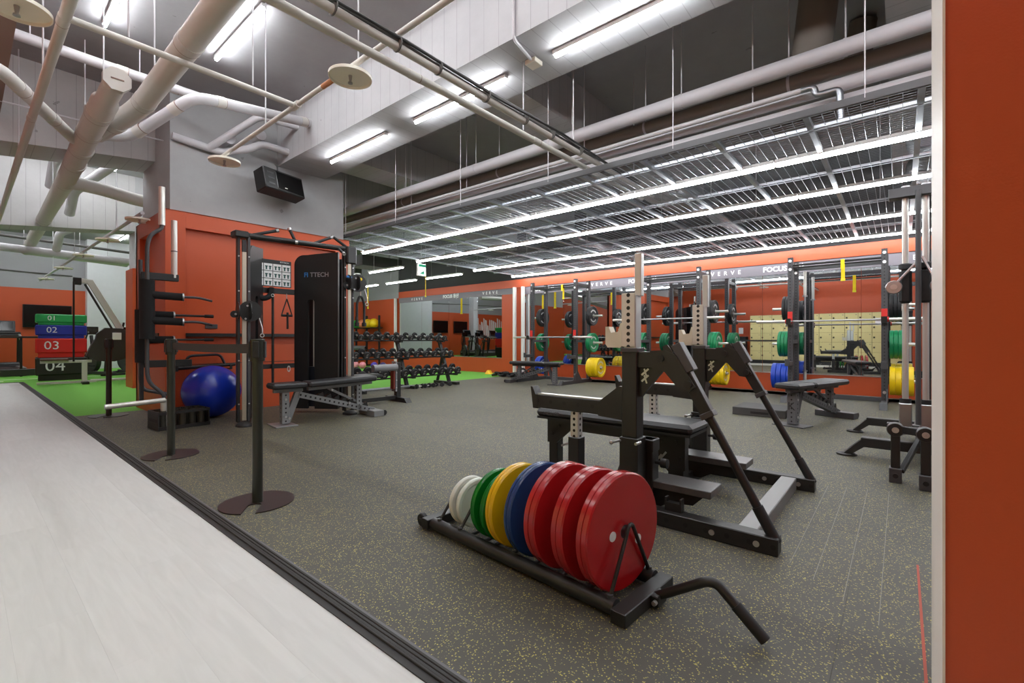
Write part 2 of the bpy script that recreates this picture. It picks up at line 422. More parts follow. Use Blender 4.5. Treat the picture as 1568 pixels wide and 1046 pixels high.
# --- mirror wall
wr = struct(MB().box(XW + 0.02, XW + 0.3, -4, YEND, 0, 2.66)
            .box(XW - 0.03, XW + 0.02, -4, 8.35, 0, 0.345, 0.004).box(XW - 0.03, XW + 0.02, 8.35, 13.75, 0, 0.44, 0.004)
            .box(XW - 0.02, XW + 0.02, 8.35, 8.84, 0.44, 2.3).box(XW - 0.02, XW + 0.02, 13.75, YEND, 0, 2.45)
            .box(XW - 0.05, XW + 0.02, -4, 13.7, 2.44, 2.66, 0.003).build('wall_right', m_orange), 'orange wall holding the long row of mirrors')
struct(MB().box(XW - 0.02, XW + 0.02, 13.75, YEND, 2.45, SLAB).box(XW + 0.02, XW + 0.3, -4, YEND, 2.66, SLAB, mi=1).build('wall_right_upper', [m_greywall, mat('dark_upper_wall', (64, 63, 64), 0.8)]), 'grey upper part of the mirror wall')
bd = MB().box(XW - 0.03, XW + 0.02, -4, 8.05, 2.235, 2.44).box(XW - 0.03, XW + 0.02, 8.35, 13.7, 2.27, 2.44).build('fascia_band', m_band, wr)
struct(MB().box(XW - 0.045, XW - 0.03, -4, 8.05, 0.345, 0.36).build('trim_7', m_steel), 'thin metal ledge under the mirrors')
struct(MB().box(XW - 0.045, XW - 0.03, 8.84, 13.7, 0.44, 0.455).build('trim_8', m_steel), 'thin metal ledge under the turf mirrors')
m_mirror = mat('silvered_mirror', (214, 218, 220), 0.015, 1.0)
k = 0
ys = [-3.99, -2.56, -1.015, 0.53, 2.075, 3.62, 5.165, 6.71, 8.05]
n = 1
for a, b_ in zip(ys[:-1], ys[1:]): 
    o = MB().box(XW - 0.012, XW + 0.0, a + 0.002, b_ - 0.002, 0.36, 2.235, 0.001).build('mirror_pane', m_mirror, wr); n += 1
ys = [8.84, 9.83, 11.1, 12.46, 13.7]
for a, b_ in zip(ys[:-1], ys[1:]):
    o = MB().box(XW - 0.012, XW + 0.0, a + 0.002, b_ - 0.002, 0.455, 2.27, 0.001).build('mirror_pane', m_mirror, wr)
# lettering on the band
rotw = (R(90), 0, R(-90))
for y in (1.72, 4.55, 7.35):
    lettering('FOCUS 용산', 0.13, m_print, wr, (XW - 0.032, y, 2.335), rotw, bold=0.004)
for y in (0.05, 3.1, 5.95): lettering('V  E  R  V  E', 0.115, m_print, wr, (XW - 0.032, y - 0.35, 2.335), rotw, bold=0.001)
lettering('FOCUS 용산', 0.14, m_print, wr, (XW - 0.032, 11.0, 2.355), rotw, bold=0.004)
for y in (9.3, 12.7): lettering('V  E  R  V  E', 0.12, m_print, wr, (XW - 0.032, y, 2.355), rotw, bold=0.001)
# white aluminium posts
for i, (y, x) in enumerate(((8.28, 9.98), (7.98, 9.98), (13.82, 10.0))):
    t = MB().box(-0.04, 0.04, -0.04, 0.04, 0, 2.44, 0.004).box(-0.052, -0.04, -0.012, 0.012, 0, 2.44).build('trim_%d' % (9+i), m_white, None, (x, y, 0))
    struct(t, ['white metal post at the end of the turf mirrors', 'white metal post at the end of the rack mirrors', 'white metal post beside the medicine balls'][i])

# --- orange clad column block with recessed panels
X0, X1, Y0, Y1 = 1.67, 4.22, 7.12, 8.62
cb = struct(MB().box(X0 + 0.08, X1 - 0.06, Y0 + 0.08, Y1 - 0.06, 0, 2.64).build('wall_column_cladding', m_orange), 'orange clad column block with recessed panels')
fr = MB()
fr.box(X0, X0 + 0.22, Y0, Y0 + 0.09, 0, 2.65, 0.002).box(X1 - 0.25, X1, Y0, Y0 + 0.09, 0, 2.65, 0.002)
fr.box(X0 + 0.22, X1 - 0.25, Y0, Y0 + 0.09, 2.44, 2.65).box(X0 + 0.22, X1 - 0.25, Y0 + 0.02, Y0 + 0.085, 0, 0.92)
fr.box(X0, X0 + 0.09, Y0 + 0.09, Y0 + 0.28, 0, 2.65).box(X0, X0 + 0.09, Y1 - 0.22, Y1, 0, 2.65).box(X0, X0 + 0.09, Y0 + 0.28, Y1 - 0.22, 2.44, 2.65).box(X0, X0 + 0.09, Y0 + 0.28, Y1 - 0.22, 0, 0.92)
fr.box(X0, X1, Y1 - 0.07, Y1, 0, 2.65).box(X1 - 0.07, X1, Y0 + 0.09, Y1, 0, 2.65).box(X0, X1, Y0, Y1, 2.64, 2.652)
fr.build('panel_frame', m_orange, cb)
sh = MB().box(X0 + 0.22, X1 - 0.25, Y0 - 0.015, Y0 + 0.085, 1.03, 1.075).build('ledge', m_black, cb)
MB().box(X0 - 0.012, X0 + 0.085, Y0 + 0.28, Y1 - 0.22, 1.03, 1.075).build('ledge', m_black, cb)
MB().box(X0 + 0.22, X1 - 0.25, Y0 + 0.016, Y0 + 0.021, 0.66, 0.668).build('panel_joint', m_black, cb)
MB().box(2.13, 2.28, Y0 + 0.065, Y0 + 0.08, 1.14, 1.2, 0.004).build('wall_socket', m_char, cb)
struct(MB().box(X0 + 0.07, X1 - 0.06, Y0 + 0.08, Y1 - 0.06, 2.65, SLAB).build('wall_column', m_conc), 'bare painted concrete column above the orange cladding')

# --- beams
struct(MB().box(3.08, 3.82, -4, 7.2, 3.6, SLAB).build('ceiling_beam', m_beamy), 'big board-marked concrete beam with tube lights under it')
def sloped_beam(name, x0, x1, y0, y1, za, zb, label):
    b = MB(); b.add([(x0,y0,za),(x1,y0,zb),(x1,y1,zb),(x0,y1,za),(x0,y0,SLAB),(x1,y0,SLAB),(x1,y1,SLAB),(x0,y1,SLAB)], [(0,3,2,1),(4,5,6,7),(0,1,5,4),(1,2,6,5),(2,3,7,6),(3,0,4,7)])
    return struct(b.build(name, m_beamx), label)
sloped_beam('ceiling_beam_cross', -6, 1.76, 7.9, 8.56, 2.49, 3.455, 'concrete cross beam left of the clad column')
sloped_beam('ceiling_beam_far', -6, 2.3, 11.95, 12.45, 2.26, 3.19, 'pale concrete cross beam further back on the left')
struct(MB().box(4.16, 12, 8.3, 8.9, 3.5, SLAB).build('ceiling_beam_screen', m_beamx), 'added concrete cross beam hiding the lit slab past the mesh ceiling')  # added beam that screens off the green-lit slab over the turf
struct(MB().box(3.82, 12, 3.2, 3.85, 3.72, SLAB).build('ceiling_beam_side', m_beamx), 'concrete cross beam above the mesh ceiling')
struct(MB().box(3.82, 12, 6.4, 7.0, 3.72, SLAB).build('ceiling_beam_side_2', m_beamx), 'concrete cross beam near the column end')
struct(MB().box(3.82, 12, -0.6, 0.1, 3.72, SLAB).build('ceiling_beam_side_3', m_beamx), 'concrete cross beam near the right edge')

# --- mesh ceiling with channels
ZM = 2.74
mc = bpy.data.objects.new('ceiling_mesh', None); C.objects.link(mc); struct(mc, 'suspended open wire mesh ceiling with steel channels')
strips = [(4.2, 4.52), (4.52, 5.11), (5.21, 5.82), (5.82, 6.45), (6.55, 7.38), (7.38, 8.22), (8.34, 9.02), (9.02, 9.70), (9.82, 10.06)]
run_y = [0.57 + 0.68 * k for k in range(-6, 12)]
def mesh_panel(x0, x1):
    b = MB(); n = max(2, int((x1 - x0) / 0.045)); L = 0.32
    for i in range(n + 1):
        x = x0 + (x1 - x0) * i / n
        b.box(x - 0.0010, x + 0.0010, -L, L, -0.0010, 0.0010)
    for j in range(9):
        y = -L + 2 * L * j / 8
        b.box(x0, x1, y - 0.0018, y + 0.0018, -0.007, -0.001, mi=1)
    return b.mesh('mesh_panel', [m_wire, m_galv])
for (x0, x1) in strips:
    me = mesh_panel(x0, x1)
    for a, b_ in zip(run_y[:-1], run_y[1:]):
        link('mesh_panel', me, mc, (0, (a + b_) / 2, ZM))
for y in run_y:
    MB().box(4.2, 10.06, y - 0.02, y - 0.014, ZM - 0.02, ZM + 0.02).box(4.2, 10.06, y - 0.02, y + 0.02, ZM - 0.022, ZM - 0.018).box(4.2, 10.06, y + 0.014, y + 0.02, ZM - 0.02, ZM + 0.02).build('channel', m_galv, mc)
for x in (4.2, 4.52, 5.82, 7.38, 9.02):
    MB().box(x - 0.004, x + 0.004, -3.5, 8.2, ZM - (0.025 if x == 4.2 else 0.012), ZM + (0.03 if x == 4.2 else 0.012)).box(x, x + 0.014, -3.5, 8.2, ZM - 0.028, ZM - 0.024).build('edge_angle', m_char if x == 4.2 else m_galv, mc)

# --- tube lights (rows of room lamps, plus unseen added tubes)
def glow(name, power):
    m = bpy.data.materials.new(name); m.use_nodes = True
    nt = m.node_tree; nt.nodes.clear()
    e = nt.nodes.new('ShaderNodeEmission'); e.inputs[0].default_value = LAMP_RGB; e.inputs[1].default_value = power
    o = nt.nodes.new('ShaderNodeOutputMaterial'); nt.links.new(e.outputs[0], o.inputs[0])
    return m
m_tube = glow('lit_tube_mesh_ceiling', TUBE_POWER)
m_tube2 = glow('lit_tube_slab', SLAB_POWER)
m_house = mat('white_light_housing', (215, 215, 215), 0.4)
LCACHE = {}
def tube_light(x, y0, y1, z, label, kind=0, group=None):
    t = thing('linear_light', label, 'light', (x, (y0 + y1) / 2, z), 0, group)
    key = (round(y1 - y0, 3), kind)
    if key not in LCACHE:
        h = (y1 - y0) / 2 - 0.006
        if kind == 0:
            a = MB().box(-0.055, 0.055, -h, h, 0.012, 0.045).mesh('housing', m_house)
            b = MB().box(-0.024, 0.024, -h, h, -0.014, 0.012, 0.01).mesh('lit_tube', m_tube)
        else:
            a = MB().box(-0.02, 0.02, -h - 0.02, h + 0.02, 0.014, 0.05).mesh('housing', m_house)
            b = MB().tube([(0, -h, 0), (0, h, 0)], 0.017, 10).mesh('lit_tube', m_tube2)
        LCACHE[key] = (a, b)
    link('housing', LCACHE[key][0], t); link('lit_tube', LCACHE[key][1], t)
    if y0 > 8.5 and kind == 0:
        for dy in (-0.5, 0.5): MB().tube([(0, dy, 0.04), (0, dy, SLAB - z)], 0.004, 6).build('hanger_wire', m_steel, t)
    return t
rows = [(5.16, 'nearest the beam'), (6.5, 'second from the beam'), (8.28, 'third from the beam'), (9.76, 'nearest the mirrors')]
for x, nm in rows:
    segs = []; y = 8.2
    while y > -3: segs.append((y - 1.45, y)); y -= 1.45
    for i, (a, b_) in enumerate(segs):
        tube_light(x, a, b_, 2.70, '%s tube light from the far end in the mesh ceiling row %s' % (ORD[i], nm), 0, 'mesh ceiling tube lights')
turf_l = [(6.8, 9.1, 10.5), (8.5, 8.85, 10.3), (8.5, 10.75, 12.2), (8.5, 12.65, 14.1), (6.8, 11.0, 12.4), (6.8, 13.2, 14.6)]
for i, (x, a, b_) in enumerate(turf_l):
    tube_light(x, a, b_, 2.70, ['nearest tube light over the turf in the row left of exit sign', 'nearest tube light over the turf in the row right of exit sign', 'second tube light over the turf in the right row', 'farthest tube light over the turf in the right row', 'second tube light over the turf in the left row', 'farthest tube light over the turf in the left row'][i], 0, 'turf tube lights')
for i, (a, b_) in enumerate(((4.97, 6.3), (2.98, 4.38), (1.1, 2.39), (-1.0, 0.3), (-3.2, -1.9))):
    tube_light(3.45, a, b_, 3.545, '%s tube light from the column under the big concrete beam' % ORD[i], 1, 'beam tube lights')
n = 0
for xi, x in enumerate((0.97, 1.92)):
    for i, (a, b_) in enumerate(((-2.9, -1.6), (-0.9, 0.4), (1.1, 2.4), (3.0, 4.3), (4.8, 6.1), (8.65, 9.95), (10.3, 11.6), (12.8, 14.1), (14.6, 15.9), (16.4, 17.7), (18.3, 19.6))):
        if xi == 0 and i == 4: a, b_ = 5.0, 6.33
        tube_light(x, a, b_, SLAB - 0.055, '%s slab tube light from the near end in the row %s' % (ORD[i], ('over the walkway edge', 'over the barrier posts')[xi]), 1, 'slab tube lights')
for i, (x, a, b_) in enumerate(((-0.5, -2.4, -1.1), (-0.5, -0.4, 0.9), (-0.5, 1.6, 2.9), (-0.5, 4.2, 5.5), (-0.5, 9.4, 10.7), (-0.5, 13.4, 14.7), (-2.5, 13.4, 14.7), (-2.5, 17, 18.3), (3.4, 16.4, 17.7), (3.4, 18.6, 19.9), (-0.5, 16.4, 17.7), (-0.5, 18.4, 19.7))):  # unseen tubes; the farther ones are added to brighten the far zone
    tube_light(x, a, b_, SLAB - 0.055, '%s added slab tube light outside the view over walkway and far zone' % ORD[i], 1, 'slab tube lights')
# ================================================================== pipes, cables, sprinklers under the slab
def collars(t, pts, r, m, name='coupling'):
    for (p, d) in pts:
        p = Vector(p); d = Vector(d).normalized()
        MB().tube([p - d*0.05, p + d*0.05], r * 1.06, 20).build(name, m_pipe, t)
        MB().tube([p + d*0.05, p + d*0.055], r * 1.065, 20).build('seam', m_pipeb, t)
def rods(t, pts, r=0.006, top=SLAB):
    for (x, y, z) in pts:
        MB().tube([(x, y, z), (x, y, top)], r, 8).build('hanger_rod', m_pipew, t)
def clamp(t, p, d, r):
    p = Vector(p); d = Vector(d).normalized()
    MB().tube([p - d*0.012, p + d*0.012], r * 1.05, 18).build('hanger_ring', m_pipew, t)

t = thing('drain_pipe', 'network of big grey drain pipes with a capped end left of the beam', 'pipe')
MB().tube([(1.1, -3.9, 3.25), (1.13, 5.7, 3.25), (0.94, 6.55, 3.18)], 0.088, 24, fillet=0.25).build('main_pipe', m_pipe, t)
collars(t, [((1.125, 4.14, 3.25), (0,1,0)), ((1.13, 5.5, 3.25), (0,1,0)), ((1.12, 1.4, 3.25), (0,1,0)), ((1.03, 6.17, 3.21), (-.2,.9,-.08))], 0.088, m_pipe)
rods(t, [(1.13, 5.15, 3.32), (1.12, 2.8, 3.32), (1.12, 0.5, 3.32)])
MB().tube([(0.83, 4.94, 3.12), (0.84, 5.45, 3.128), (0.843, 5.5, 3.13), (0.87, 6.55, 3.15), (0.93, 8.7, 3.15), (1.05, 16.4, 3.15)], [0.078, 0.078, 0.1, 0.1, 0.1, 0.1], 24).build('capped_pipe', m_pipe, t)
cap = MB(); oc = [(0.098*math.cos(R(22.5+45*i)), 0.098*math.sin(R(22.5+45*i))) for i in range(8)]
cap.prism(oc, -0.03, 0.03, YA((0.83, 4.93, 3.12))); cap.build('cleanout_cap', m_pipe, t)
MB().box(-0.042, 0.042, -0.005, 0.005, -0.004, 0.004).build('cap_slot', m_pipeb, t, (0.83, 4.898, 3.12))
collars(t, [((0.85, 5.8, 3.135), (0,1,0)), ((0.87, 6.45, 3.15), (0,1,0)), ((0.89, 7.1, 3.15), (0,1,0)), ((0.91, 7.75, 3.15), (0,1,0)), ((0.94, 8.8, 3.15), (0,1,0)), ((0.98, 11.7, 3.15), (0,1,0))], 0.1, m_pipe)
MB().tube([(0.93, 8.65, 3.13), (1.28, 8.7, 3.13), (1.72, 8.78, 3.08), (3.0, 8.8, 3.08)], 0.09, 18, fillet=0.15).build('column_branch', m_pipe, t)
MB().tube([(1.05, 16.3, 3.15), (3.0, 16.5, 3.1)], 0.1, 18).build('far_elbow', m_pipe, t)
rods(t, [(0.89, 6.9, 3.24), (0.97, 10.5, 3.24), (0.85, 5.6, 3.22)])
MB().tube([(-1.7, 5.52, 3.19), (0.19, 5.56, 3.19), (0.8, 6.83, 3.15)], 0.056, 18, fillet=0.17).build('left_branch', m_pipe, t)
collars(t, [((0.34, 5.87, 3.18), (.61,1.27,-.04)), ((0.58, 6.37, 3.165), (.61,1.27,-.04)), ((0.09, 5.56, 3.19), (1,0,0))], 0.056, m_pipe)
MB().tube([(0.9, 6.56, 3.17), (1.21, 6.5, 3.22), (1.62, 5.8, 3.6), (3.08, 6.2, 3.95)], 0.058, 20, fillet=0.16).build('riser', m_pipew, t)
collars(t, [((1.27, 6.39, 3.28), (.4,-.7,.38)), ((1.5, 6.0, 3.49), (.4,-.7,.38)), ((1.88, 5.87, 3.663), (1.46,.4,.35)), ((2.97, 6.17, 3.924), (1.46,.4,.35))], 0.058, m_pipew)
t = thing('small_waste_pipe', 'thin bent white waste pipe on the column top', 'pipe')
MB().tube([(1.75, 7.15, 3.6), (2.3, 7.12, 3.55), (2.55, 6.95, 3.62), (2.75, 6.9, 3.75), (3.09, 6.85, 3.72)], 0.048, 14, fillet=0.08).build('pipe', m_pipew, t)
MB().tube([(2.15, 7.12, 3.56), (2.6, 6.6, 4.0), (3.09, 6.55, 4.0)], 0.045, 14, fillet=0.1).build('branch', m_pipew, t)
for i, (x, z) in enumerate(((2.35, 3.72), (2.75, 3.9))):
    tag(MB().tube([(x, 7.21, z), (x, 7.0, z)], 0.06, 16).tube([(x, 7.0, z), (x, 6.96, z)], 0.075, 16).build('capped_stub_pipe', m_pipew), ['capped pipe stub left on the column top', 'capped pipe stub right beside the beam on the column top'][i], 'pipe', 'capped stubs')
t = thing('sprinkler_main', 'straight grey sprinkler main with a cross branch at the upper left', 'pipe')
MB().tube([(0.43, -3.9, 3.05), (0.435, 14.0, 3.05)], 0.032, 18).build('pipe', m_pipe, t)
collars(t, [((0.43, 4.12, 3.05), (0,1,0)), ((0.43, 6.15, 3.05), (0,1,0)), ((0.433, 8.2, 3.05), (0,1,0))], 0.032, m_pipe)
MB().tube([(0.43, 4.08, 3.05), (1.9, 4.08, 3.05)], 0.023, 16).build('cross_branch', m_pipe, t)
MB().tube([(1.9, -3.9, 3.05), (1.9, 5.85, 3.05)], 0.02, 16).build('sprinkler_line', m_pipe, t)
MB().tube([(1.9, 3.44, 3.05), (1.9, 3.6, 3.05)], 0.0206, 16).build('rusty_joint', mat('rust', (178, 120, 84), 0.8, noise=0.2, nscale=20), t)
MB().tube([(1.9, 4.02, 3.05), (1.9, 4.14, 3.05)], 0.03, 16).build('tee', m_pipe, t)
rods(t, [(0.433, 5.3, 3.1), (0.433, 7.7, 3.1), (1.55, 4.08, 3.08), (0.75, 4.08, 3.08), (1.9, 3.08, 3.07), (1.9, 4.7, 3.07)])
# sprinkler heads with shield discs
def sprinkler(p, label, r=0.157):
    t = thing('sprinkler_shield', label, 'sprinkler', p, 0, 'sprinkler shields')
    MB().lathe([(0.001, 0.012), (r*0.6, 0.01), (r, 0.0), (r, -0.022), (r-0.006, -0.022), (r-0.008, -0.004), (0.001, 0.004)], 40).build('shield_disc', m_shield, t)
    MB().lathe([(0.001, -0.062), (0.018, -0.06), (0.016, -0.05), (0.008, -0.045), (0.012, -0.02), (0.014, 0.0), (0.001, 0.0)], 12).build('sprinkler_head', m_steel, t)
    MB().tube([(0, 0, 0.005), (0, 0, 0.06)], 0.014, 10).build('drop_nipple', m_pipe, t)
sprinkler((1.9, 3.19, 2.99), 'large cream sprinkler disc hanging in front of the beam face')
sprinkler((1.9, 5.78, 2.99), 'cream sprinkler disc hanging near the top of the column')
sprinkler((0.22, 4.05, 2.99), 'cream sprinkler disc cut by the top left corner')
t = thing('rear_sprinkler_line', 'thin white sprinkler pipe slanting back behind the column', 'pipe')
MB().tube([(1.58, 7.8, 2.69), (1.45, 18.5, 2.64)], 0.024, 12).build('pipe', m_pipew, t)
rods(t, [(1.56, 9.3, 2.7), (1.52, 13, 2.68), (1.48, 16, 2.67)], 0.006)
for i, y in enumerate((7.95, 9.9, 12.0, 14.4, 17.2)):
    sprinkler((1.578 - (y - 7.95) * 0.0122, y, 2.63 - (y - 7.95) * 0.0047), '%s small sprinkler disc from the column along the rear pipe' % ORD[i])
# far pipes on the left
t = thing('far_waste_pipe', 'grey pipe running across below the far beam on the left', 'pipe')
MB().tube([(-1.0, 14.5, 2.98), (3.0, 14.7, 2.9)], 0.085, 16).build('pipe', m_pipew, t)
MB().tube([(-1.0, 14.2, 3.2), (3.0, 14.5, 3.1)], 0.03, 10).build('thin_pipe', m_cable, t)
rods(t, [(0.9, 14.6, 3.05), (1.8, 14.65, 3.05), (2.3, 14.67, 3.0)])
t = thing('cross_waste_pipe', 'wide pale pipe crossing under the slab at upper left', 'pipe')
MB().tube([(-1.7, 6.75, 4.05), (0.9, 6.6, 3.96), (1.9, 6.45, 3.9)], 0.052, 16).build('pipe', m_pipew, t)
collars(t, [((1.15, 6.56, 3.945), (1,-.1,-.06)), ((1.6, 6.5, 3.92), (1,-.1,-.06))], 0.052, m_pipew)
rods(t, [(0.45, 6.63, 4.0), (1.3, 6.54, 3.95)])
for i, (p, q) in enumerate((((1.9, 9.6, 4.15), (1.3, 11.2, 3.6)), ((1.5, 8.6, 4.2), (1.0, 10.6, 3.9)), ((2.0, 13.2, 3.6), (1.4, 14.0, 3.3)))):
    tag(MB().tube([p, q, (q[0], q[1] + 0.5, q[2] - 0.3)], 0.075, 14, fillet=0.1).build('diagonal_pipe', m_pipew), ['longest slanting white pipe behind the cross beam', 'slanting white pipe highest under the rear slab', 'short slanting white pipe below the far beam'][i], 'pipe', 'slanting rear pipes')
tag(MB().tube([(-1.7, 7.5, 3.53), (1.74, 7.5, 3.63)], 0.01, 8).build('thin_conduit', m_pipew), 'thin white conduit stretched across the upper left', 'conduit')
t = thing('cable_bundle', 'bundle of brown cables at the upper left edge', 'cables')
for i in range(6):
    x = 0.2 + 0.028 * (i % 3); z = 3.62 + 0.03 * (i // 3)
    MB().tube([(x + 0.012*math.sin(k*1.3+i), 4.3 + k*0.45, z + 0.012*math.cos(k+i)) for k in range(9)], 0.013, 8).build('cable', m_cable if i % 2 else m_darkcable, t)
MB().box(0.16, 0.3, 4.2, 8.2, 3.585, 3.6).build('tray', m_pipeb, t)
# crossing pipes in front of the beam
t = thing('crossing_pipe', 'grey pipe crossing under the beam nearer the column', 'pipe')
MB().tube([(-1.7, 2.74, 2.92), (6.0, 2.71, 2.92)], 0.029, 18).build('pipe', m_pipe, t)
collars(t, [((2.13, 2.725, 2.92), (1,0,0)), ((3.6, 2.715, 2.92), (1,0,0))], 0.029, m_pipe)
rods(t, [(3.4, 2.715, 2.96), (0.8, 2.73, 2.96)])
t = thing('cable_pipe', 'grey pipe carrying a strapped bundle of cables under the beam', 'pipe')
MB().tube([(-1.7, 2.52, 2.92), (6.0, 2.56, 2.92)], 0.027, 18).build('pipe', m_pipe, t)
for i in range(5):
    yy = 2.495 + 0.02 * i; zz = 2.955 + (0.015 if i % 2 else 0.0)
    MB().tube([(-1.7 + 0.45*k, yy + 0.012*math.sin(k*0.9+i*2), zz + 0.01*math.sin(k*1.7+i)) for k in range(17)], 0.009, 8).build('cable', m_cable if i % 3 else m_darkcable, t)
for x in (0.65, 1.4, 1.85, 2.2, 2.7, 3.2, 3.6, 4.1):
    MB().tube([(x - 0.004, 2.535, 2.935), (x + 0.004, 2.535, 2.935)], 0.05, 16).build('cable_tie', m_cable, t)
rods(t, [(4.0, 2.545, 2.96), (5.4, 2.55, 2.96)])
# conduit and small box on the beam
t = thing('conduit_drop', 'thin white conduit with a small cream junction box on the beam', 'conduit')
MB().tube([(3.06, 2.55, 4.28), (3.06, 2.55, 3.58), (3.4, 2.62, 3.58)], 0.014, 8, fillet=0.05).build('conduit', m_pipew, t)
MB().box(-0.06, 0.06, -0.06, 0.06, -0.03, 0.014, 0.005).build('junction_box', m_shield, t, (3.45, 2.63, 3.583))
# long pipes above the mesh ceiling
def long_pipe(x, z, r, m, label, y0=-3.9, y1=8.9, rod_y=(), name='insulated_pipe'):
    t = thing(name, label, 'pipe')
    MB().tube([(x, y0, z), (x, y1, z)], r, 20).build('pipe', m, t)
    for y in rod_y:
        clamp(t, (x, y, z), (0,1,0), r); 
    rods(t, [(x, y, z + r) for y in rod_y])
    return t
long_pipe(4.69, 3.4, 0.068, m_pipew, 'thickest white insulated pipe above the edge of the mesh ceiling', rod_y=(0.35, 1.7, 3.0, 4.6, 6.2))
t = long_pipe(4.96, 3.37, 0.066, m_piped, 'dull brown pipe behind the thick white pipe', rod_y=(0.8, 2.2, 4.4, 6.6))
long_pipe(4.95, 3.22, 0.058, m_pipew, 'middle white pipe of the stack above the mesh edge', rod_y=())
long_pipe(5.78, 3.3, 0.04, m_piped, 'slim brown pipe set back behind the pipe stack above the mesh')
long_pipe(4.97, 3.08, 0.055, m_pipew, 'lowest white pipe of the stack above the mesh edge', rod_y=())
t = long_pipe(4.8, 3.2, 0.024, m_pipew, 'thin white sprinkler pipe just above the mesh edge', y0=0.66, rod_y=(1.07, 2.9, 4.9, 6.2), name='sprinkler_pipe')
MB().tube([(4.8, 0.68, 3.2), (4.8, 0.58, 3.2), (4.8, 0.57, 3.12), (4.8, 0.40, 3.12), (4.8, 0.39, 2.86)], 0.027, 14, fillet=0.04).build('elbow_fitting', m_galv, t)
for i, (x, r) in enumerate(((5.0, 0.16), (6.0, 0.12))):
    tag(MB().tube([(x, 0.55 - 0.25*i, 4.28), (x + 0.1, 0.65 - 0.25*i, 3.56)], r, 20).build('duct_drop', m_piped), ['dull vertical duct dropping from the dark slab', 'slimmer dull duct dropping behind the thick one'][i], 'duct')
# ducts above the mesh
for i, (y, z) in enumerate(((-0.2, 3.05), (2.35, 3.1), (5.1, 3.1))):
    t = thing('flexible_duct', ['silver flexible duct above the mesh nearest the right edge', 'silver flexible duct above the middle of the mesh', 'silver flexible duct above the far part of the mesh'][i], 'duct', (0, y, z), 0, 'ducts above mesh')
    MB().tube([(6.2 + 0.06*k, 0.03*math.sin(k*.4), 0.02*math.sin(k*.3)) for k in range(56)], [0.13 + (0.006 if k % 2 else -0.006) for k in range(56)], 16).build('hose', m_galv, t)
    MB().tube([(7.8, 0, 0.13), (7.8, 0, SLAB - z)], 0.006, 6).build('hanger_wire', m_steel, t)
# thin hangers of the mesh ceiling
for x in (4.2, 7.38):
    for y in (0.2, 1.6, 3.0, 4.4, 5.8, 7.2):
        MB().tube([(x, y, ZM), (x, y, SLAB)], 0.005, 6).build('hanger_wire', m_pipew, mc)
# turf zone services: dark ducts, exit sign
for i, (y, z) in enumerate(((9.6, 3.1), (11.5, 3.0), (13.6, 3.05))):
    tag(MB().box(7.0, 8.3, y - 0.35, y + 0.35, z, z + 0.3, 0.01).box(7.2, 7.21, y, y + 0.01, z + 0.3, SLAB - 0.004).box(8.1, 8.11, y, y + 0.01, z + 0.3, SLAB - 0.004).build('air_duct', mat('dark_duct', (66, 66, 68), 0.6)), '%s dark flat air duct over the turf' % ('nearest', 'middle', 'farthest')[i], 'duct', 'turf ducts')
t = thing('exit_sign', 'lit green and white hanging exit sign over the turf edge', 'sign', (6.72, 8.32, 2.42))
MB().box(-0.11, 0.11, -0.03, 0.03, 0, 0.28, 0.004).build('sign_body', m_white, t)
m_exit = glow('exit_sign_glow', 2.2)
MB().box(-0.1, 0.1, -0.034, -0.03, 0.012, 0.268).build('lit_face', m_exit, t)
m_exg = mat('exit_green', (20, 150, 110), 0.5)
MB().prism([(-0.08,0.05),(0.06,0.03),(0.06,0.13)], 0, 0.003, XZ(-0.034)).build('arrow', m_exg, t)
MB().box(-0.1, 0.1, -0.036, -0.034, 0.2, 0.262).build('green_band', m_exg, t)
MB().tube([(0, 0, 0.28), (0, 0, SLAB - 2.42)], 0.01, 8).build('hanger_rod', m_steel, t)
# ================================================================== foreground equipment
# --- bumper plate trolley
rk = thing('plate_trolley', 'low black plate trolley with a bent pull handle', 'plate rack', (1.655, 0.742, 0), R(-4.2))
MB().box(-0.185, 0.185, -0.03, 0.03, 0.0, 0.05, 0.003).build('end_crossbar', m_black, rk)
MB().box(-0.185, 0.185, 1.12, 1.175, 0.012, 0.062, 0.003).build('end_crossbar', m_black, rk)
for x in (-0.145, 0.145): MB().tube([(x, 0.03, 0.036), (x, 1.12, 0.036)], 0.03, 18).build('rail', m_black, rk)
for x in (-0.15, 0.15):
    w = MB().lathe([(0.001,-0.015),(0.03,-0.015),(0.034,-0.01),(0.034,0.01),(0.03,0.015),(0.001,0.015)], 20, XA((x, 1.21, 0.034))).build('wheel', m_rubber, rk)
    MB().box(x-0.022, x+0.022, 1.17, 1.215, 0.03, 0.045).build('wheel_bracket', m_black, rk)
for s_ in (0.055, 0.905, 1.07):
    h = 0.285 if s_ < .1 else 0.22
    MB().tube([(-0.145, s_, 0.06), (-0.012, s_, h), (0.012, s_, h), (0.145, s_, 0.06)], 0.0075, 10, fillet=0.03).build('divider_hoop', m_black, rk)
    for x in (-0.145, 0.145): MB().tube([(x, s_, 0.055), (x, s_, 0.075)], 0.012, 10).build('hoop_socket', m_char, rk)
for s_ in (0.165, 0.295, 0.44, 0.57, 0.685, 0.75, 0.85):
    MB().tube([(-0.145, s_, 0.05), (0.145, s_, 0.05)], 0.008, 8).build('divider_rod', m_black, rk)
MB().tube([(0.03, -0.03, 0.03), (0.035, -0.22, 0.155), (0.04, -0.255, 0.158), (0.045, -0.40, 0.03)], 0.017, 16, fillet=0.05).build('pull_handle', m_black, rk)
MB().tube([(0.0425, -0.315, 0.105), (0.0452, -0.405, 0.026)], 0.0195, 16).build('handle_grip', m_rubber, rk)
MB().box(-0.005, 0.065, -0.06, -0.03, 0.01, 0.05, 0.003).build('handle_bracket', m_black, rk)
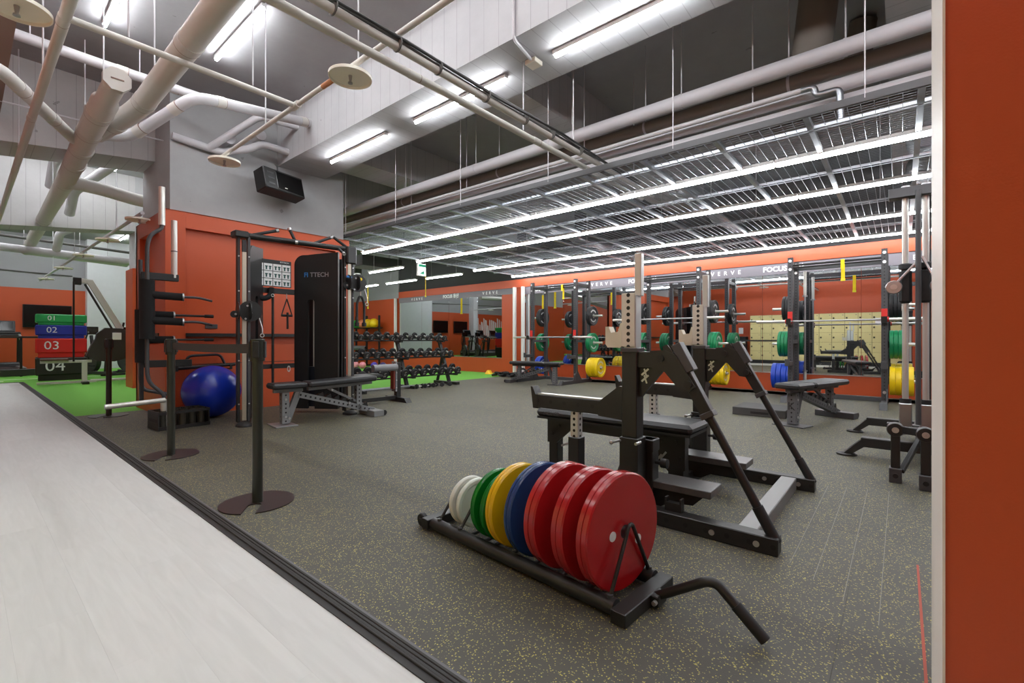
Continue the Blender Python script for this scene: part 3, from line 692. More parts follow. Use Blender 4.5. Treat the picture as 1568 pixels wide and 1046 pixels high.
MB().tube([(-0.02, -0.05, 0.03), (0.08, -0.05, 0.03)], 0.009, 12).build('hinge_bolt', m_bolt, rk)
# plates on the trolley
def comp_plate(name, label, s0, s1, r, m, dots=False, lip=False, rim2=None):
    sm = (s0 + s1) / 2; th = (s1 - s0) / 2; a = R(-4.2)
    cx = 1.655 - sm * math.sin(a); cy = 0.742 + sm * math.cos(a)
    t = thing(name, label, 'weight plate', (cx, cy, r + 0.028), R(-10.2), 'plates on the trolley')
    rb = 0.006; g = 0.0016
    prof = [(0.026, -th), (r - rb, -th), (r, -th + rb), (r, -0.0022), (r - 0.005, -0.0008), (r - 0.005, 0.0008), (r, 0.0022), (r, th - rb), (r - rb, th), (0.026, th)]
    if lip:
        prof = [(0.026, -th + 0.004), (0.045, -th), (0.05, -th + 0.006), (r - 0.03, -th + 0.006), (r - 0.022, -th), (r - rb, -th), (r, -th + rb), (r, th - rb), (r - rb, th), (r - 0.03, th), (0.026, th)]
    MB().lathe(prof, 72, YA((0, 0, 0))).build('disc', m, t, ang=28)
    MB().lathe([(0.0255, -th), (0.0262, -th), (0.0262, th), (0.0255, th)], 24, YA((0, 0, 0)), closed=True).build('bore_ring', m_steel, t)
    if dots:
        for dx, dz in ((-0.075, 0.0), (0.085, -0.05)):
            MB().lathe([(0.001, 0), (0.019, 0), (0.019, 0.0015), (0.001, 0.0015)], 24, YA((dx, -th - 0.0015, dz))).build('white_dot', m_dot, t)
    return t
comp_plate('bumper_plate', 'red bumper plate nearest the pull handle with two white dots', 0.078, 0.134, 0.225, m_red, True)
comp_plate('bumper_plate', 'middle one of the three red bumper plates on the trolley', 0.194, 0.255, 0.222, m_red, True)
comp_plate('bumper_plate', 'red bumper plate standing next to the blue plate on the trolley', 0.336, 0.40, 0.219, m_red, True)
comp_plate('bumper_plate', 'blue bumper plate on the low trolley', 0.483, 0.527, 0.207, m_blue, True)
comp_plate('bumper_plate', 'yellow bumper plate on the low trolley', 0.613, 0.661, 0.192, m_yellow, True)
comp_plate('bumper_plate', 'green plate next to the yellow one on the trolley', 0.703, 0.729, 0.166, m_green)
comp_plate('bumper_plate', 'green plate next to the white ones on the trolley', 0.767, 0.795, 0.166, m_green)
comp_plate('small_weight_plate', 'white plate with a raised rim nearer the green plates', 0.93, 0.957, 0.125, m_whiteplate, lip=True)
comp_plate('small_weight_plate', 'white plate at the far wheeled end of the trolley', 0.985, 1.012, 0.125, m_whiteplate, lip=True)

# --- belt barrier posts
def barrier_post(x, y, label, nr):
    t = thing('barrier_post', label, 'barrier post', (x, y, 0), nr, 'belt barrier posts')
    m_base = mat('barrier_base_brown', (50, 41, 40), 0.38, noise=0.1, nscale=6)
    pts = []; ro = 0.205
    for i in range(49):                      # disc with a stacking notch
        a = R(10.5 + 339 * i / 48); pts.append((ro * math.cos(a), ro * math.sin(a)))
    pts += [(0.08, -0.038)] + [(0.068 + 0.038*math.cos(R(b)), 0.038*math.sin(R(b))) for b in (250, 220, 180, 140, 110)] + [(0.08, 0.038)]
    MB().prism(pts, 0, 0.007).build('base_disc', m_base, t)
    MB().tube([(0,0,0.007), (0,0,0.87)], 0.03, 24).build('tube', m_barrier, t)
    MB().lathe([(0.001, 0.865), (0.041, 0.865), (0.041, 0.995), (0.036, 1.0), (0.001, 1.0)], 28).build('belt_cassette', m_barrier2, t)
    for a in (0, 90, 180, 270):
        MB().box(0.034, 0.047, -0.018, 0.018, 0.885, 0.985, 0.003, M=rotz(R(a))).build('belt_slot', m_rubber, t)
    return t
m_barrier = mat('olive_black_post', (50, 50, 44), 0.28, 0.4)
m_barrier2 = mat('olive_black_cassette', (44, 45, 38), 0.3, 0.4)
barrier_post(1.17, 3.01, 'barrier post nearest the camera', R(235))
barrier_post(1.17, 4.81, 'middle barrier post beside the walkway edge', R(235))
barrier_post(1.25, 7.9, 'farthest barrier post standing at the turf edge', R(235))
t = thing('barrier_belt', 'dark grey belt stretched between the two nearer barrier posts', 'belt', (1.17, 3.057, 0.94))
n = 16; b = MB()
for i in range(n):
    y0 = i * 1.706 / n; y1 = (i + 1) * 1.706 / n
    s0 = -0.008 * 4 * (i/n) * (1 - i/n); s1 = -0.008 * 4 * ((i+1)/n) * (1 - (i+1)/n)
    b.add([(-.001,y0,s0-.03),(.001,y0,s0-.03),(.001,y0,s0+.03),(-.001,y0,s0+.03),(-.001,y1,s1-.03),(.001,y1,s1-.03),(.001,y1,s1+.03),(-.001,y1,s1+.03)], [(0,4,5,1),(1,5,6,2),(2,6,7,3),(3,7,4,0)])
b.build('webbing', mat('belt_webbing', (52, 50, 50), 0.7), t)
MB().box(-0.008, 0.008, -0.005, 0.02, -0.03, 0.03, 0.003).build('belt_clip', m_rubber, t)

# --- combo bench press rack (frame + bench)
m_hy = holed('black_holed_along_y', (30, 29, 28), 1, 0.1, 0.012)
m_hz = holed('zinc_holed_along_z', (196, 200, 196), 2, 0.035, 0.009, metal=0.4)
m_hzc = holed('cream_holed_along_z', (196, 192, 178), 2, 0.036, 0.011)
rk = thing('bench_press_rack', 'black competition bench press rack with long lever arms', 'bench rack', (0, 0, 0))
XL, XR = 2.44, 3.60
for sx, X in ((0, XL), (1, XR)):
    MB().box(-0.04, 0.04, -0.62, 0.62, -0.04, 0.04, 0.004).build('base_rail', m_hy, rk, (X, 1.05, 0.041))
    for y in (0.52, 0.72):
        MB().lathe([(0.001,0),(0.014,0),(0.014,-0.006),(0.001,-0.006)], 12, XA((X - 0.041, y, 0.04))).build('bolt', m_bolt, rk)
    # lower sleeve, upright, zinc insert
    MB().box(-0.055, 0.055, -0.055, 0.055, 0.08, 0.45, 0.004).build('upright_sleeve', m_black, rk, (X, 1.16, 0))
    MB().box(-0.045, 0.045, -0.045, 0.045, 0.45, 0.95, 0.004).build('upright', m_black, rk, (X, 1.16, 0))
    MB().box(-0.05, 0.05, -0.05, 0.05, 0.925, 0.95, 0.003).build('upright_collar', m_char, rk, (X, 1.16, 0))
    ins = MB().box(-0.036, 0.036, -0.036, 0.036, -0.17, 0.145, 0.003).build('zinc_insert', m_zinc, rk, (X, 1.16, 1.1))
    MB().box(-0.044, -0.037, -0.038, 0.042, -0.145, 0.155, 0.003).build('hole_plate', m_hzc, rk, (X, 1.165, 1.1))
    MB().box(-0.038, 0.042, 0.037, 0.044, -0.145, 0.155, 0.003).build('hole_plate', m_hzc, rk, (X, 1.16, 1.1))
    MB().box(-0.02, 0.02, -0.02, 0.02, 1.24, 1.48, 0.003).build('height_rod', m_zinc, rk, (X + 0.018, 1.128, 0))
    # cream bar hook
    hk = MB().prism([(0.04,0.0),(0.04,0.11),(0.06,0.11),(0.075,0.06),(0.12,0.055),(0.135,0.09),(0.155,0.09),(0.155,-0.01),(0.14,-0.03),(0.06,-0.03)], -0.03, 0.03, YZ(0)).build('bar_hook', m_cream, rk, (X, 1.16, 0.98))
    MB().tube([(-0.09, 0, 0), (-0.03, 0, 0)], 0.008, 10).build('pull_pin', m_bolt, rk, (X, 1.1, 0.43))
    MB().tube([(-0.11, 0.03, 0.425), (-0.03, 0.0, 0.43)], 0.007, 8).sphere((-0.115, 0.032, 0.425), 0.012, 10).build('pin_handle', m_bolt, rk, (X, 1.2, 0))
    # spotter arm to the rear
    MB().box(-0.032, 0.032, 0.0, 0.62, -0.045, 0.04, 0.004).build('spotter_arm', m_hy, rk, (X, 1.2, 0.6))
    MB().prism([(0.045,-0.06),(0.045,0.13),(0.07,0.13),(0.2,0.03),(0.2,-0.05)], -0.036, 0.036, YZ(0)).build('spotter_gusset', m_black, rk, (X, 1.16, 0.6))
    MB().prism([(0.60,-0.05),(0.64,-0.05),(0.66,0.09),(0.645,0.09),(0.62,0.04),(0.60,0.04)], -0.034, 0.034, YZ(0)).build('spotter_lip', m_black, rk, (X, 1.2, 0.6))
    MB().box(-0.026, 0.026, 0.02, 0.56, 0, 0.006).build('arm_top_plate', m_zinc, rk, (X, 1.25, 0.641))
    MB().box(-0.027, 0.027, -0.027, 0.027, -0.09, 0.08, 0.003).build('support_insert', m_hz, rk, (X, 1.53, 0.475))
    MB().box(-0.038, 0.038, -0.038, 0.038, 0.01, 0.40, 0.004).build('support_leg', m_black, rk, (X, 1.53, 0))
    MB().box(-0.052, 0.052, -0.052, 0.052, 0.0, 0.012, 0.002).build('foot_plate', m_char, rk, (X, 1.53, 0))
    # lever linkage to the front
    arm = MB().box(-0.03, 0.03, -0.24, -0.04, -0.045, 0.045, 0.004).build('lift_arm', m_black, rk, (X, 1.16, 0.885))
    MB().prism([(-0.04,-0.04),(-0.04,-0.2),(-0.06,-0.2),(-0.19,-0.04)], -0.012, 0.012, YZ(0)).build('lift_gusset', m_black, rk, (X, 1.16, 0.88))
    for dz in (-0.1, -0.135):   # cut-out mark on the gusset
        MB().bar((-0.0135, -0.06, dz + 0.04), (-0.0135, -0.1, dz + 0.075), 0.003, 0.010).bar((-0.0135, -0.075, dz + 0.075), (-0.0135, -0.09, dz + 0.03), 0.003, 0.008).build('cut_out_mark', m_bolt, rk, (X, 1.16, 0.86))
    MB().prism([(-0.12,0.05),(-0.2,0.055),(-0.26,0.03),(-0.36,-0.13),(-0.33,-0.155),(-0.28,-0.15),(-0.2,-0.06),(-0.12,-0.04)], -0.042, -0.031, YZ(0)).build('link_plate', m_black, rk, (X, 1.16, 0.885))
    MB().prism([(-0.12,0.05),(-0.2,0.055),(-0.26,0.03),(-0.36,-0.13),(-0.33,-0.155),(-0.28,-0.15),(-0.2,-0.06),(-0.12,-0.04)], 0.031, 0.042, YZ(0)).build('link_plate', m_black, rk, (X, 1.16, 0.885))
    for (yy, zz) in ((0.98, 0.895), (0.835, 0.765)):
        MB().lathe([(0.001,0),(0.02,0),(0.02,-0.012),(0.001,-0.012)], 14, XA((X - 0.042, yy, zz))).build('pivot_bolt', m_black2, rk)
    d = Vector((0, -0.46, -0.85)).normalized(); top = Vector((X, 0.905, 0.905))
    MB().bar(top, top + d * 0.33, 0.056, 0.06, 0.004).build('lever_upper', m_black, rk)
    MB().bar(top + d*0.315, top + d * 0.345, 0.066, 0.07, 0.003).build('lever_collar', m_char, rk)
    MB().tube([top + d * 0.34, top + d * 0.965], 0.021, 18).build('lever_lower', m_black, rk)
    MB().tube([top + d * 0.80, top + d * 0.968], 0.026, 18).build('lever_grip', m_rubber, rk)
    q = Vector((0, -0.85, 0.46)).normalized()
    MB().bar(top - d*0.06 + q*0.03, top + d*0.10 + q*0.03, 0.07, 0.05, 0.003).build('lever_bracket', m_char, rk)
    for s_ in (-1, 1):
        MB().prism([(-0.02,0.0),(0.05,0.02),(0.06,0.09),(0.035,0.10),(0.0,0.05)], s_*0.036 - 0.004, s_*0.036 + 0.004, YZ(0)).build('bracket_ear', m_black, rk, (X, 0.91, 0.87))
    # adjuster block and knob beside the sleeve
    o = 1 if sx == 0 else -1
    MB().box(-0.045, 0.045, -0.05, 0.05, 0.12, 0.43, 0.005).box(-0.05, 0.05, -0.055, 0.055, 0.36, 0.43, 0.005).build('adjuster_block', m_black, rk, (X + o*0.105, 1.12, 0))
    MB().tube([(0, -0.05, 0), (0, -0.09, 0)], 0.01, 10).tube([(0, -0.085, 0), (0, -0.12, 0)], 0.026, 14).build('adjuster_knob', m_rubber, rk, (X + o*0.105, 1.12, 0.30))
    # foot plates for spotters
    px = 2.61 if sx == 0 else 3.33
    MB().box(-0.095, 0.095, 0.76, 1.2, 0.16, 0.2, 0.003).build('spotter_step', mat('scuffed_step_metal', (96, 95, 95), 0.38, 0.5, noise=0.25, nscale=40, stretch=(8, 1, 1)), rk, (px, 0, 0))
    MB().prism([(0.80,0.16),(1.2,0.16),(1.2,0.05),(1.05,0.05),(0.98,0.09),(0.86,0.1)], -0.07, 0.07, YZ(0)).build('step_bracket', m_black, rk, (px, 0, 0))
    MB().box(-0.02, 0.02, -0.035, 0.035, 0.081, 0.125).box(-0.02, 0.02, -0.045, -0.035, 0.081, 0.15).box(-0.02, 0.02, 0.035, 0.045, 0.081, 0.15).build('rail_catch', m_black, rk, (X + 0.02*o, 0.93, 0))
    MB().prism([(0.055,0.08),(0.14,0.08),(0.055,0.33)], -0.02, 0.02, YZ(0)).build('base_gusset', m_black, rk, (X, 1.16, 0))
MB().box(XL + 0.04, XR - 0.04, 0.53, 0.62, 0.0, 0.078, 0.004).build('front_crossbar', mat('scuffed_grey_tube', (120, 120, 120), 0.4, 0.3), rk)
MB().box(XL + 0.04, XR - 0.04, 1.1, 1.2, 0.0, 0.09, 0.004).build('rear_crossbar', m_black, rk)
# bench body belonging to the rack
MB().box(2.84, 3.17, 0.97, 2.15, 0.41, 0.47, 0.022).build('bench_pad', m_pad, rk)
MB().box(2.85, 3.16, 0.98, 2.14, 0.395, 0.412).build('pad_board', m_rubber, rk)
MB().box(2.965, 3.045, 1.05, 2.12, 0.31, 0.396, 0.004).build('bench_spine', m_black, rk)
MB().box(2.965, 3.045, 2.03, 2.11, 0.01, 0.32, 0.004).build('bench_leg', m_black, rk)
MB().box(2.935, 3.075, 2.0, 2.14, 0.0, 0.012, 0.002).build('foot_plate', m_char, rk)
MB().prism([(2.11,0.40),(2.11,0.2),(2.03,0.2),(1.80,0.40)], 2.945, 2.964, YZ(0)).build('leg_plate', m_black, rk)
MB().box(2.955, 3.055, 1.06, 1.16, 0.09, 0.32, 0.004).build('bench_leg', m_black, rk)
MB().prism([(1.04,0.40),(1.04,0.17),(1.12,0.12),(1.20,0.2),(1.36,0.40)], 2.93, 2.95, YZ(0)).build('leg_plate', m_black, rk)
for yy, zz in ((2.0, 0.34), (2.06, 0.27), (1.1, 0.34), (1.2, 0.34), (1.07, 0.24)):
    MB().lathe([(0.001,0),(0.013,0),(0.013,-0.006),(0.001,-0.006)], 12, XA((2.93, yy, zz))).build('bolt', m_black2, rk)
for k in range(3):
    MB().bar((2.928, 1.16 + 0.03*k, 0.27 - 0.02*k), (2.928, 1.2 + 0.03*k, 0.22 - 0.02*k), 0.004, 0.012).build('cut_out_mark', m_bolt, rk)
lettering('HOHSP', 0.045, m_char, rk, (2.8395, 2.0, 0.44), (R(90), 0, R(-90)), extrude=0.0005)
MB().tube([(2.96, 1.9, 0.22), (2.9, 1.95, 0.2)], 0.008, 8).build('pop_pin', m_bolt, rk)
# ================================================================== squat racks along the mirrors
m_up = holed('charcoal_holed_upright', (58, 58, 60), 2, 0.05, 0.0095)
m_base_h = holed('charcoal_holed_base', (58, 58, 60), 0, 0.08, 0.012)
PM = {}
def rack_plate_meshes(m, th, key):
    if key in PM: return PM[key]
    r = 0.225; h = th / 2
    prof = [(0.026, -h*0.7), (0.06, -h*0.7), (0.065, -h*0.45), (r-0.05, -h*0.45), (r-0.035, -h), (r-0.006, -h), (r, -h+0.006), (r, h-0.006), (r-0.006, h), (r-0.035, h), (r-0.05, h*0.45), (0.065, h*0.45), (0.06, h*0.7), (0.026, h*0.7)]
    disc = MB().lathe(prof, 40, YA((0,0,0))).mesh('disc', m)
    hub = MB().lathe([(0.025, -h*0.75), (0.048, -h*0.75), (0.048, h*0.75), (0.025, h*0.75)], 24, YA((0,0,0)), closed=True).mesh('hub', m_steel)
    let = MB()
    for a0, a1 in ((35, 145), (215, 325)):       # raised lettering arcs on both faces
        for sgn in (-1, 1):
            k = 0; a = a0
            while a < a1:
                w = 7 if k % 4 else 4
                rr0, rr1 = 0.115, 0.145
                A, B = R(a), R(a + w)
                z = sgn * (h*0.45 + 0.0015)
                vv = [(rr0*math.cos(A), z, rr0*math.sin(A)), (rr0*math.cos(B), z, rr0*math.sin(B)), (rr1*math.cos(B), z, rr1*math.sin(B)), (rr1*math.cos(A), z, rr1*math.sin(A))]
                let.add(vv, [(0,1,2,3) if sgn < 0 else (3,2,1,0)]); a += w + 4; k += 1
    PM[key] = (disc, hub, let.mesh('raised_lettering', m_print))
    return PM[key]
PCOL = {'black': (m_rblack, 0.045, 'black'), 'green': (m_rgreen, 0.05, 'green'), 'yellow': (m_ryellow, 0.07, 'yellow'), 'blue': (m_rblue, 0.075, 'blue')}
def rack_plate(col, x, y, z, label, letters=True):
    m, th, _ = PCOL[col]; d, hb, lt = rack_plate_meshes(m, th, col)
    t = thing('weight_plate', label, 'weight plate', (x, y, z), 0, 'plates stored on the squat racks')
    link('disc', d, t); link('hub', hb, t); link('raised_lettering', lt, t)
    return t
def barbell(x, yc, z, label, name='barbell'):
    t = thing(name, label, 'barbell', (x, yc, z), 0, 'barbells on the squat racks')
    MB().tube([(0,-0.66,0),(0,0.66,0)], 0.0145, 12).build('shaft', m_steel, t)
    for s in (-1, 1):
        MB().tube([(0, s*0.66, 0), (0, s*1.1, 0)], 0.025, 16).build('sleeve', m_chrome, t)
        MB().tube([(0, s*0.645, 0), (0, s*0.665, 0)], 0.038, 16).build('sleeve_collar', m_redp if x < 8.9 and yc < 2 else m_steel, t)
    return t
m_cup = m_redp
def strap(name, label, p, h, w=0.05, tilt=0.0, over=0.03, group=None):
    """yellow webbing loop hung over a bar, top at p"""
    t = thing(name, label, 'strap', p, 0, group)
    MB().box(-over, over, -w/2, w/2, -0.004, 0.004, 0.001).box(-over - 0.003, -over + 0.003, -w/2, w/2, -0.14, 0.004, 0.001).build('loop', m_ystrap, t)
    MB().bar((over, 0, 0.004), (over, tilt, -h), 0.006, w, 0.001, up=(0,1,0)).build('tail', m_ystrap, t)
    MB().box(over - 0.008, over + 0.008, tilt - w*0.6, tilt + w*0.6, -h - 0.03, -h + 0.01, 0.003).build('buckle', mat('yellow_plastic', (230, 214, 40), 0.5), t)
    return t
def squat_rack(yc, tag_, bar_z, plates):
    t = thing('squat_rack', 'charcoal squat rack %s' % tag_, 'squat rack', (8.9, yc, 0), 0, 'squat racks by the mirrors')
    H = 2.35
    for y in (-0.61, 0.61):
        s = 1 if y > 0 else -1
        for x in (0.0, 0.55):
            u = MB().box(-0.0375, 0.0375, -0.0375, 0.0375, 0.04, H, 0.003).build('upright', m_up, t, (x, y, 0))
            for z in (H - 0.06, H - 0.2, 0.2):
                MB().lathe([(0.001,-0.008),(0.022,-0.008),(0.022,0),(0.001,0)], 12, XA((-0.0375, 0, z))).build('bolt', m_bolt, u)
        MB().box(-0.62, 0.62, -0.0375, 0.0375, 0.0, 0.075, 0.003).build('base_foot', m_base_h, t, (0.03, y, 0))
        MB().prism([(-0.66,0.0),(-0.59,0.0),(-0.59,0.09),(-0.61,0.095)], -0.045, 0.045, XZ(0)).build('foot_cap', m_char, t, (0.03, y, 0))
        for (x0, x1) in ((0.0375, 0.2), ):
            MB().prism([(0.0375,0.075),(0.2,0.075),(0.0375,0.28)], -0.006, 0.006, XZ(0)).build('gusset', m_char, t, (0, y - 0.03, 0))
            MB().prism([(-0.0375,0.075),(-0.17,0.075),(-0.0375,0.25)], -0.006, 0.006, XZ(0)).build('gusset', m_char, t, (0, y - 0.03, 0))
        for z in (H - 0.12, 0.95):
            MB().box(0.0375, 0.5125, -0.03, 0.03, -0.03, 0.03, 0.003).build('side_brace', m_char, t, (0, y, z))
        for z in (1.53, 0.91, 0.34):
            MB().tube([(0.55, y + s*0.0375, z), (0.55, y + s*0.37, z)], 0.0245, 14).build('storage_peg', m_chrome, t)
            MB().box(0.505, 0.595, y + s*0.0375, y + s*0.05, z - 0.05, z + 0.05, 0.002).build('peg_flange', m_char, t)
        jc = MB().prism([(-0.0375,-0.04),(-0.10,-0.05),(-0.20,-0.045),(-0.21,0.05),(-0.195,0.05),(-0.18,-0.018),(-0.055,-0.02),(-0.05,0.12),(-0.0375,0.12)], -0.035, 0.035, XZ(0)).build('bar_cup', m_black, t, (0, y, bar_z - 0.02))
        MB().box(-0.058, -0.044, -0.036, 0.036, -0.02, 0.17, 0.003).build('cup_guard', m_redp, jc)
        MB().box(-0.30, -0.0375, -0.035, 0.035, -0.04, 0.03, 0.004).box(-0.31, -0.29, -0.035, 0.035, -0.04, 0.07, 0.003).build('safety_arm', m_char, t, (0, y, 0.60))
    MB().tube([(0.0, -0.6, H - 0.13), (0.0, 0.6, H - 0.13)], 0.017, 14).build('pull_up_bar', m_black, t)
    MB().tube([(0.0, -0.6, H - 0.17), (0.0, 0.6, H - 0.17)], 0.012, 12).build('pull_up_bar', m_black, t)
    MB().box(0.53, 0.57, -0.58, 0.58, H - 0.16, H - 0.09, 0.003).build('rear_crossmember', m_char, t)
    MB().box(0.50, 0.60, -0.58, 0.58, 0.0, 0.07, 0.003).build('rear_base', m_char, t)
    barbell(8.9 - 0.118, yc, bar_z - 0.0135, 'steel barbell resting in the squat rack %s' % tag_)
    for (side, z, col, n) in plates:
        s = 1 if side == 'far' else -1
        th = PCOL[col][1]; y = yc + s * (0.61 + 0.052 + th/2)
        for i in range(n):
            nm = 'only' if n == 1 else ('innermost' if i == 0 else ('outermost' if i == n-1 else ORD[i]))
            rack_plate(col, 9.45, y, z, '%s %s plate on %s %s peg of squat rack %s' % (nm, col, {'far': 'left', 'near': 'right'}[side], {1.53: 'upper', 0.91: 'middle', 0.34: 'lower'}[z], tag_))
            y += s * (th + 0.003)
    return t
squat_rack(6.21, 'farthest left', 1.05, [('near', 1.53, 'black', 2), ('near', 0.91, 'green', 2), ('near', 0.34, 'yellow', 4), ('far', 1.53, 'black', 2), ('far', 0.91, 'green', 2), ('far', 0.34, 'blue', 2)])
squat_rack(3.51, 'behind the bench press rack', 1.40, [('near', 1.53, 'black', 2), ('near', 0.91, 'green', 3), ('near', 0.34, 'yellow', 4), ('far', 1.53, 'black', 2), ('far', 0.91, 'green', 3), ('far', 0.34, 'blue', 3)])
squat_rack(0.80, 'nearest the orange partition', 1.30, [('near', 1.53, 'black', 3), ('near', 0.91, 'green', 4), ('near', 0.34, 'yellow', 4), ('far', 1.53, 'black', 3), ('far', 0.91, 'green', 4), ('far', 0.34, 'blue', 4)])
strap('suspension_strap', 'yellow strap looped over the bar of the far left squat rack', (8.9, 5.95, 2.24), 0.30, 0.045)
strap('suspension_strap', 'yellow strap looped over the bar of the squat rack by the partition', (8.9, 0.70, 2.24), 0.30, 0.05)
# vertical barbell standing behind the near rack
t = thing('standing_barbell', 'barbell stood upright against the right squat rack rear post', 'barbell', (9.60, 1.30, 0))
MB().tube([(0,0,0.44),(0,0,1.75)], 0.0145, 12).build('shaft', m_steel, t)
MB().tube([(0,0,0.0),(0,0,0.43)], 0.025, 14).build('sleeve', m_chrome, t); MB().tube([(0,0,1.76),(0,0,2.19)], 0.025, 14).build('sleeve', m_chrome, t)
for z in (0.435, 1.755): MB().tube([(0,0,z-0.012),(0,0,z+0.012)], 0.038, 14).build('sleeve_collar', m_steel, t)
# battle ropes coiled on the floor by the posts
t = thing('battle_rope', 'coil of black battle rope on the floor by the white posts', 'rope', (9.25, 7.85, 0))
pts = []
for k in range(150):
    a = k * 0.33; r = 0.16 + 0.012*math.sin(k*0.7)
    pts.append((r*math.cos(a)*0.8, -0.35 + 0.0058*k + r*math.sin(a)*0.6, 0.03 + 0.04*(1+math.sin(a*0.5+k*0.05)) ))
MB().tube(pts, 0.026, 8).build('coiled_rope', m_rubber, t)
MB().tube([(0.0, -0.45, 0.03), (0.12, -0.5, 0.14), (0.1, -0.4, 0.24), (-0.05, -0.3, 0.2), (-0.1, -0.4, 0.03)], 0.026, 8, fillet=0.08).build('loose_loop', m_rubber, t)
t = thing('training_cone', 'small yellow marker cone on the turf below the mirrors', 'cone', (9.7, 9.0, 0))
MB().lathe([(0.12,0),(0.12,0.012),(0.10,0.03),(0.06,0.10),(0.035,0.11),(0.03,0.105),(0.09,0.02),(0.11,0.0)], 24).build('cone_disc', mat('cone_yellow', (240, 184, 30), 0.5), t)

# ---------------- adjustable bench builder (local x along the bench, head end at +x)
m_grey = mat('grey_bench_frame', (128, 130, 132), 0.4, 0.3)
m_greyh = holed('grey_holed_frame', (128, 130, 132), 2, 0.05, 0.010, metal=0.3)
m_greyhx = holed('grey_holed_spine', (128, 130, 132), 0, 0.06, 0.012, metal=0.3)
def adj_bench(name, label, loc, rz, incline=0.0, frame=None, fh=None, fx=None):
    frame = frame or m_grey; fh = fh or m_greyh; fx = fx or m_greyhx
    t = thing(name, label, 'bench', loc, rz, 'adjustable benches')
    MB().box(-0.62, -0.24, -0.14, 0.14, 0.425, 0.49, 0.02).build('seat_pad', m_pad, t)
    back = MB().box(0.0, 0.86, -0.15, 0.15, 0.0, 0.065, 0.02).build('back_pad', m_pad, t, (-0.22, 0, 0.425), (0, -incline, 0))
    MB().box(0.02, 0.84, -0.03, 0.03, -0.045, 0.0, 0.003).build('back_rail', frame, back)
    MB().box(-0.58, -0.26, -0.03, 0.03, 0.38, 0.425, 0.003).build('seat_rail', frame, t)
    # front leg with foot plate
    fl_ = MB().box(-0.04, 0.04, -0.05, 0.05, -0.18, 0.18, 0.003).build('front_leg', fh, t, (-0.46, 0, 0.2))
    MB().box(-0.60, -0.36, -0.17, 0.17, 0.0, 0.012, 0.003).build('front_foot', frame, t)
    MB().bar((-0.44, -0.02, 0.03), (-0.30, -0.02, 0.40), 0.012, 0.07, 0.002, up=(1,0,0)).bar((-0.44, 0.02, 0.03), (-0.30, 0.02, 0.40), 0.012, 0.07, 0.002, up=(1,0,0)).build('brace_plate', frame, t)
    # sloping ladder spine to rear foot
    a = math.atan2(0.30, 1.0)
    MB().box(-0.50, 0.50, -0.035, 0.035, -0.035, 0.035, 0.003).build('spine', fx, t, (0.17, 0, 0.20), (0, a, 0))
    lad = MB()
    for k in range(7):
        x = -0.28 + 0.1*k
        lad.prism([(x,0.03),(x+0.08,0.03),(x+0.05,0.085),(x+0.02,0.06)], -0.03, 0.03, XZ(0))
    lad.build('ladder_teeth', m_black, t, (0.17, 0, 0.205), (0, a, 0))
    MB().bar((0.05, 0, 0.39), (0.52, 0, 0.14), 0.03, 0.03, 0.002).build('support_strut', frame, t)
    MB().box(-0.035, 0.035, -0.035, 0.035, -0.17, 0.16, 0.003).build('rear_post', fh, t, (0.44, 0, 0.25))
    MB().box(0.55, 0.69, -0.22, 0.22, 0.0, 0.075, 0.004).build('rear_foot', frame, t)
    for y in (-0.19, 0.19): MB().lathe([(0.001,-0.02),(0.035,-0.02),(0.035,0.02),(0.001,0.02)], 16, YA((0.70, y, 0.04))).build('wheel', m_rubber, t)
    for (x, z) in ((-0.46, 0.3), (-0.46, 0.1), (-0.42, 0.08), (0.08, 0.37), (0.3, 0.19), (0.6, 0.05)):
        MB().lathe([(0.001,-0.056),(0.014,-0.056),(0.014,-0.04),(0.001,-0.04)], 10, YA((x, 0, z))).build('bolt', m_bolt, t)
    MB().tube([(0.40, -0.02, 0.34), (0.52, -0.02, 0.30)], 0.014, 10).build('adjust_handle', m_rubber, t)
    return t
adj_bench('adjustable_bench', 'grey framed adjustable bench with black pads beside the cable tower', (2.88, 5.43, 0), R(-6), R(2))
adj_bench('adjustable_bench', 'small adjustable bench standing end-on beside the step platform', (6.63, 0.82, 0), R(-17), R(0), m_char, holed('char_holed_frame', (92, 93, 95), 2, 0.05, 0.010), holed('char_holed_spine', (80, 81, 83), 0, 0.06, 0.012))
adj_bench('adjustable_bench', 'adjustable bench placed inside the far left squat rack', (8.3, 6.25, 0), R(98), R(0), m_char, bpy.data.materials['char_holed_frame'], bpy.data.materials['char_holed_spine'])
b_k = [o for o in C.objects if o.name == 'adjustable_bench.001'][0]
lettering('K', 0.13, m_black, b_k, (-0.5005, 0, 0.22), (R(90), 0, R(-90)), extrude=0.0005)
# step platform
t = thing('step_platform', 'low dark grey rectangular step platform on the rubber floor', 'step', (6.9, 1.41, 0))
MB().box(-0.29, 0.29, -0.31, 0.31, 0.0, 0.10, 0.006).build('platform', mat('dark_foam_step', (70, 69, 68), 0.7, noise=0.05), t)
MB().box(-0.294, -0.288, -0.12, 0.09, 0.03, 0.06).build('side_label', m_rubber, t)
